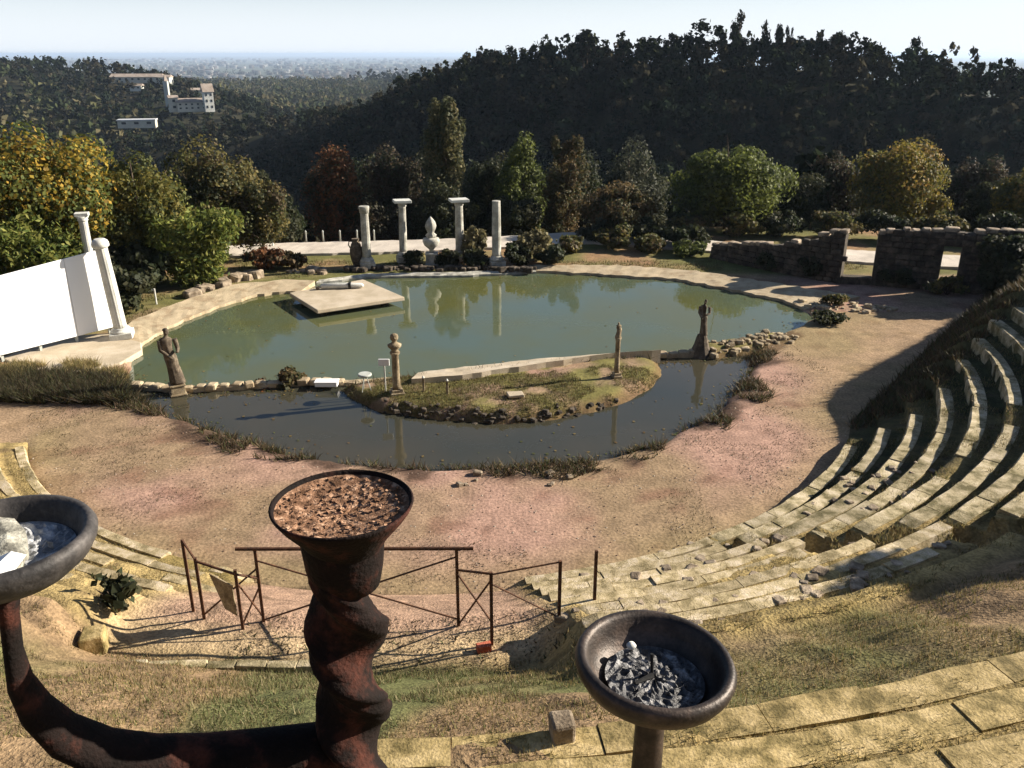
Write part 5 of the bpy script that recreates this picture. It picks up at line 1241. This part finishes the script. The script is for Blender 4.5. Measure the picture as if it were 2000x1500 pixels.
# twisted shaft: a broad bar turned about its own axis
pts = []; n = 140; b = MB(); vs = []; fs = []; seg = 28
for j in range(n + 1):
    f = j / n; z = 8.72 - f * 2.72; px = -.475 - .02 * f; w_ = .118 if f > .03 else .118 - .03 * (1 - f / .03)
    tw = (8.72 - z) * 2 * math.pi / .58 + 0.2
    for i in range(seg):
        a = 2 * math.pi * i / seg; c_ = math.cos(a); s_ = math.sin(a)
        w_ = (.118 if f > .03 else .118 - .03 * (1 - f / .03)) * (1 + .05 * math.sin(z * 23 + math.sin(a * 2 + z * 9) * 1.5) + .03 * math.sin(a * 5 + z * 41))
        lx = w_ * math.copysign(abs(c_) ** .7, c_); ly = w_ * .52 * math.copysign(abs(s_) ** .7, s_)
        vs.append(L3(px + lx * math.cos(tw) - ly * math.sin(tw), 2.05 + lx * math.sin(tw) + ly * math.cos(tw), z))
for j in range(n):
    for i in range(seg): k = (i + 1) % seg; fs.append((j * seg + i, (j + 1) * seg + i, (j + 1) * seg + k, j * seg + k))
fs.append(tuple(range(seg))); fs.append(tuple(n * seg + i for i in range(seg))[::-1])
b.add(vs, fs); b.build('twisted_shaft', M['rust'], ts, True)
b = MB(); b.lathe([(.096, -.15), (.108, -.09), (.115, -.02), (.118, .03)], 32, L3(-.468, 2.04, 8.76)); b.build('collar', M['rust'], ts, True)
b = MB(); b.lathe([(.3, -.06), (.3, .02), (.2, .06), (.14, .12)], 32, L3(-.48, 2.05, 6.05)); b.build('foot', M['rust'], ts, True)
# central bowl: wide shallow cone
cb = L3(-.459, 2.03, 8.866)
b = MB(); bowl(b, cb, [(.10, -.13), (.125, -.09), (.17, -.035), (.189, -.006), (.193, .004), (.188, .008), (.184, .002), (.165, -.03), (.1, -.06), (.001, -.07)]); o = b.build('bowl', M['rust'], ts, True); o['label'] = 'brown conical fire bowl full of rusty litter'
vs, fs = disc(.182, -.004, .0028, 3, 14, 56); b = MB(); b.add([(v[0] + cb[0], v[1] + cb[1], v[2] + cb[2] - .03 * (1 - (v[0] ** 2 + v[1] ** 2) / .0331)) for v in vs], fs); b.build('rusty_litter', M['rustsoil'], o)
b = MB(); rf_ = random.Random(12)
for i in range(420):
    a = rf_.uniform(0, 6.28); d_ = .172 * math.sqrt(rf_.random()); s_ = rf_.uniform(.003, .011); z_ = cb[2] - .002 - .03 * (1 - d_ * d_ / .0331); t_ = rf_.uniform(0, 6.28); u_ = rf_.uniform(.3, .9)
    x_, y_ = cb[0] + d_ * math.cos(a), cb[1] + d_ * math.sin(a)
    b.add([(x_ - s_ * math.cos(t_), y_ - s_ * math.sin(t_), z_), (x_ + s_ * u_ * math.sin(t_), y_ - s_ * u_ * math.cos(t_), z_ + rf_.uniform(.001, .006)), (x_ + s_ * math.cos(t_), y_ + s_ * math.sin(t_), z_ + rf_.uniform(0, .004)), (x_ - s_ * u_ * math.sin(t_), y_ + s_ * u_ * math.cos(t_), z_)], [(0, 1, 2, 3)])
tag(b.build('litter_flakes', M['rustsoil'], o), kind='stuff')
# right bowl: thick rounded rim, glassy ash, wick
rb = L3(.3475, 1.69, 8.60)
prof = [(.03, -.085), (.08, -.08), (.14, -.06), (.178, -.025), (.192, .0), (.196, .018), (.188, .034), (.176, .036), (.166, .026), (.158, .0), (.14, -.035), (.1, -.052), (.001, -.056)]
b = MB(); bowl(b, rb, prof, (0.0, 0.06)); o = b.build('bowl', M['castiron'], ts, True); o['label'] = 'dark round bowl with thick rim, glassy ash and a wick'
vs, fs = disc(.122, -.03, .008, 5, 12, 44); b = MB(); b.add([(v[0] + rb[0] + .003, v[1] + rb[1], v[2] + rb[2] - v[0] * .06) for v in vs], fs); b.build('glassy_ash', M['ash'], o)
b = MB(); b.tube([(rb[0] - .003, rb[1] + .005, rb[2] - .03), (rb[0] - .006, rb[1] + .01, rb[2] + .035)], .004, 8); b.tube([(rb[0] - .003, rb[1] + .0, rb[2] - .022), (rb[0] - .05, rb[1] - .03, rb[2] - .02)], [.008, .004], 6); b.build('wick', M['black'], o)
b = MB(); b.lathe([(.001, -.011), (.01, -.006), (.013, .001), (.008, .008), (.001, .01)], 12, (rb[0] - .045, rb[1] + .085, rb[2] + .0), False); b.build('pebble', M['whitestone'], o, True)
b = MB(); b.tube([(rb[0], rb[1], rb[2] - .075), (rb[0], rb[1], rb[2] - .12), (rb[0], rb[1] + .01, rb[2] - .5), (rb[0] - .06, rb[1] + .05, rb[2] - .8), (rb[0] - .25, rb[1] + .15, rb[2] - 1.05), (.08, .1, rb[2] - 1.2)], [.035, .036, .042, .044, .046, .05], 18); b.build('arm', M['castiron'], ts, True)
# left bowl: grey, with wax and wet ash
lb = L3(-1.175, 1.70, 8.935)
b = MB(); bowl(b, lb, [(q_[0] * 1.03, q_[1]) for q_ in prof], (0.0, 0.0)); o = b.build('bowl', M['greybowl'], ts, True); o['label'] = 'grey bowl with dirty white wax and wet ash, cut by the left edge'
vs, fs = disc(.15, -.018, .007, 6, 12, 44); b = MB(); b.add([(v[0] + lb[0], v[1] + lb[1], v[2] + lb[2]) for v in vs], fs); b.build('wet_ash', M['wetash'], o)
b = MB(); rw_ = random.Random(4); vs = []; fs = []
out = [(-.17, -.05), (-.13, -.12), (-.05, -.155), (.03, -.13), (.075, -.08), (.06, -.01), (.02, .06), (-.04, .12), (-.1, .13), (-.16, .06)]
m_ = len(out); vs = [(x + lb[0], y + lb[1], lb[2] + .0 + rw_.uniform(0, .01)) for x, y in out] + [(x * .7 - .02 + lb[0], y * .7 - .01 + lb[1], lb[2] + .018 + rw_.uniform(-.006, .008)) for x, y in out] + [(lb[0] - .06, lb[1] - .02, lb[2] + .026)] + [(x + lb[0], y + lb[1], lb[2] - .02) for x, y in out]
for i in range(m_): k = (i + 1) % m_; fs += [(i, k, m_ + k, m_ + i), (m_ + i, m_ + k, 2 * m_), (2 * m_ + 1 + i, 2 * m_ + 1 + k, k, i)]
b.add(vs, fs); b.build('wax_lump', M['wax'], o)
b = MB(); b.add([(lb[0] + .04, lb[1] - .09, lb[2] + .03), (lb[0] + .115, lb[1] - .1, lb[2] + .045), (lb[0] + .1, lb[1] - .15, lb[2] + .02), (lb[0] + .06, lb[1] - .165, lb[2] + .034), (lb[0] + .09, lb[1] - .11, lb[2] + .06)], [(0, 3, 4), (3, 2, 4), (2, 1, 4), (1, 0, 4), (0, 1, 2, 3)]); b.build('paper_scrap', M['panel'], o)
arm = [(-1.171,1.69,8.872),(-1.195,1.69,8.758),(-1.215,1.70,8.64),(-1.225,1.71,8.54),(-1.212,1.725,8.44),(-1.175,1.75,8.335),(-1.10,1.79,8.235),(-1.0,1.84,8.165),(-.88,1.89,8.12),(-.73,1.95,8.08),(-.60,2.0,8.05),(-.5,2.04,8.03)]
b = MB(); b.tube([L3(*q_) for q_ in arm], [.03,.024,.024,.032,.042,.05,.055,.056,.056,.058,.06,.06], 20, flat=(1.25, .8)); b.build('arm', M['rust'], ts, True)

# ------------------------------------------------------------------ haze over everything
hm = bpy.data.materials.new('haze'); hm.use_nodes = True; N = hm.node_tree.nodes; N.clear()
ho = N.new('ShaderNodeOutputMaterial'); pv = N.new('ShaderNodeVolumePrincipled'); pv.inputs['Color'].default_value = (.6, .76, 1.0, 1); pv.inputs['Density'].default_value = 0.00009; pv.inputs['Anisotropy'].default_value = 0.2
hm.node_tree.links.new(pv.outputs[0], ho.inputs['Volume'])
b = MB(); b.box((0, 22000, -33.5), (110000, 60000, 115)); hz = b.build('haze', hm); 
tag(hz, kind='stuff'); hz.location = (0, 0, 0)
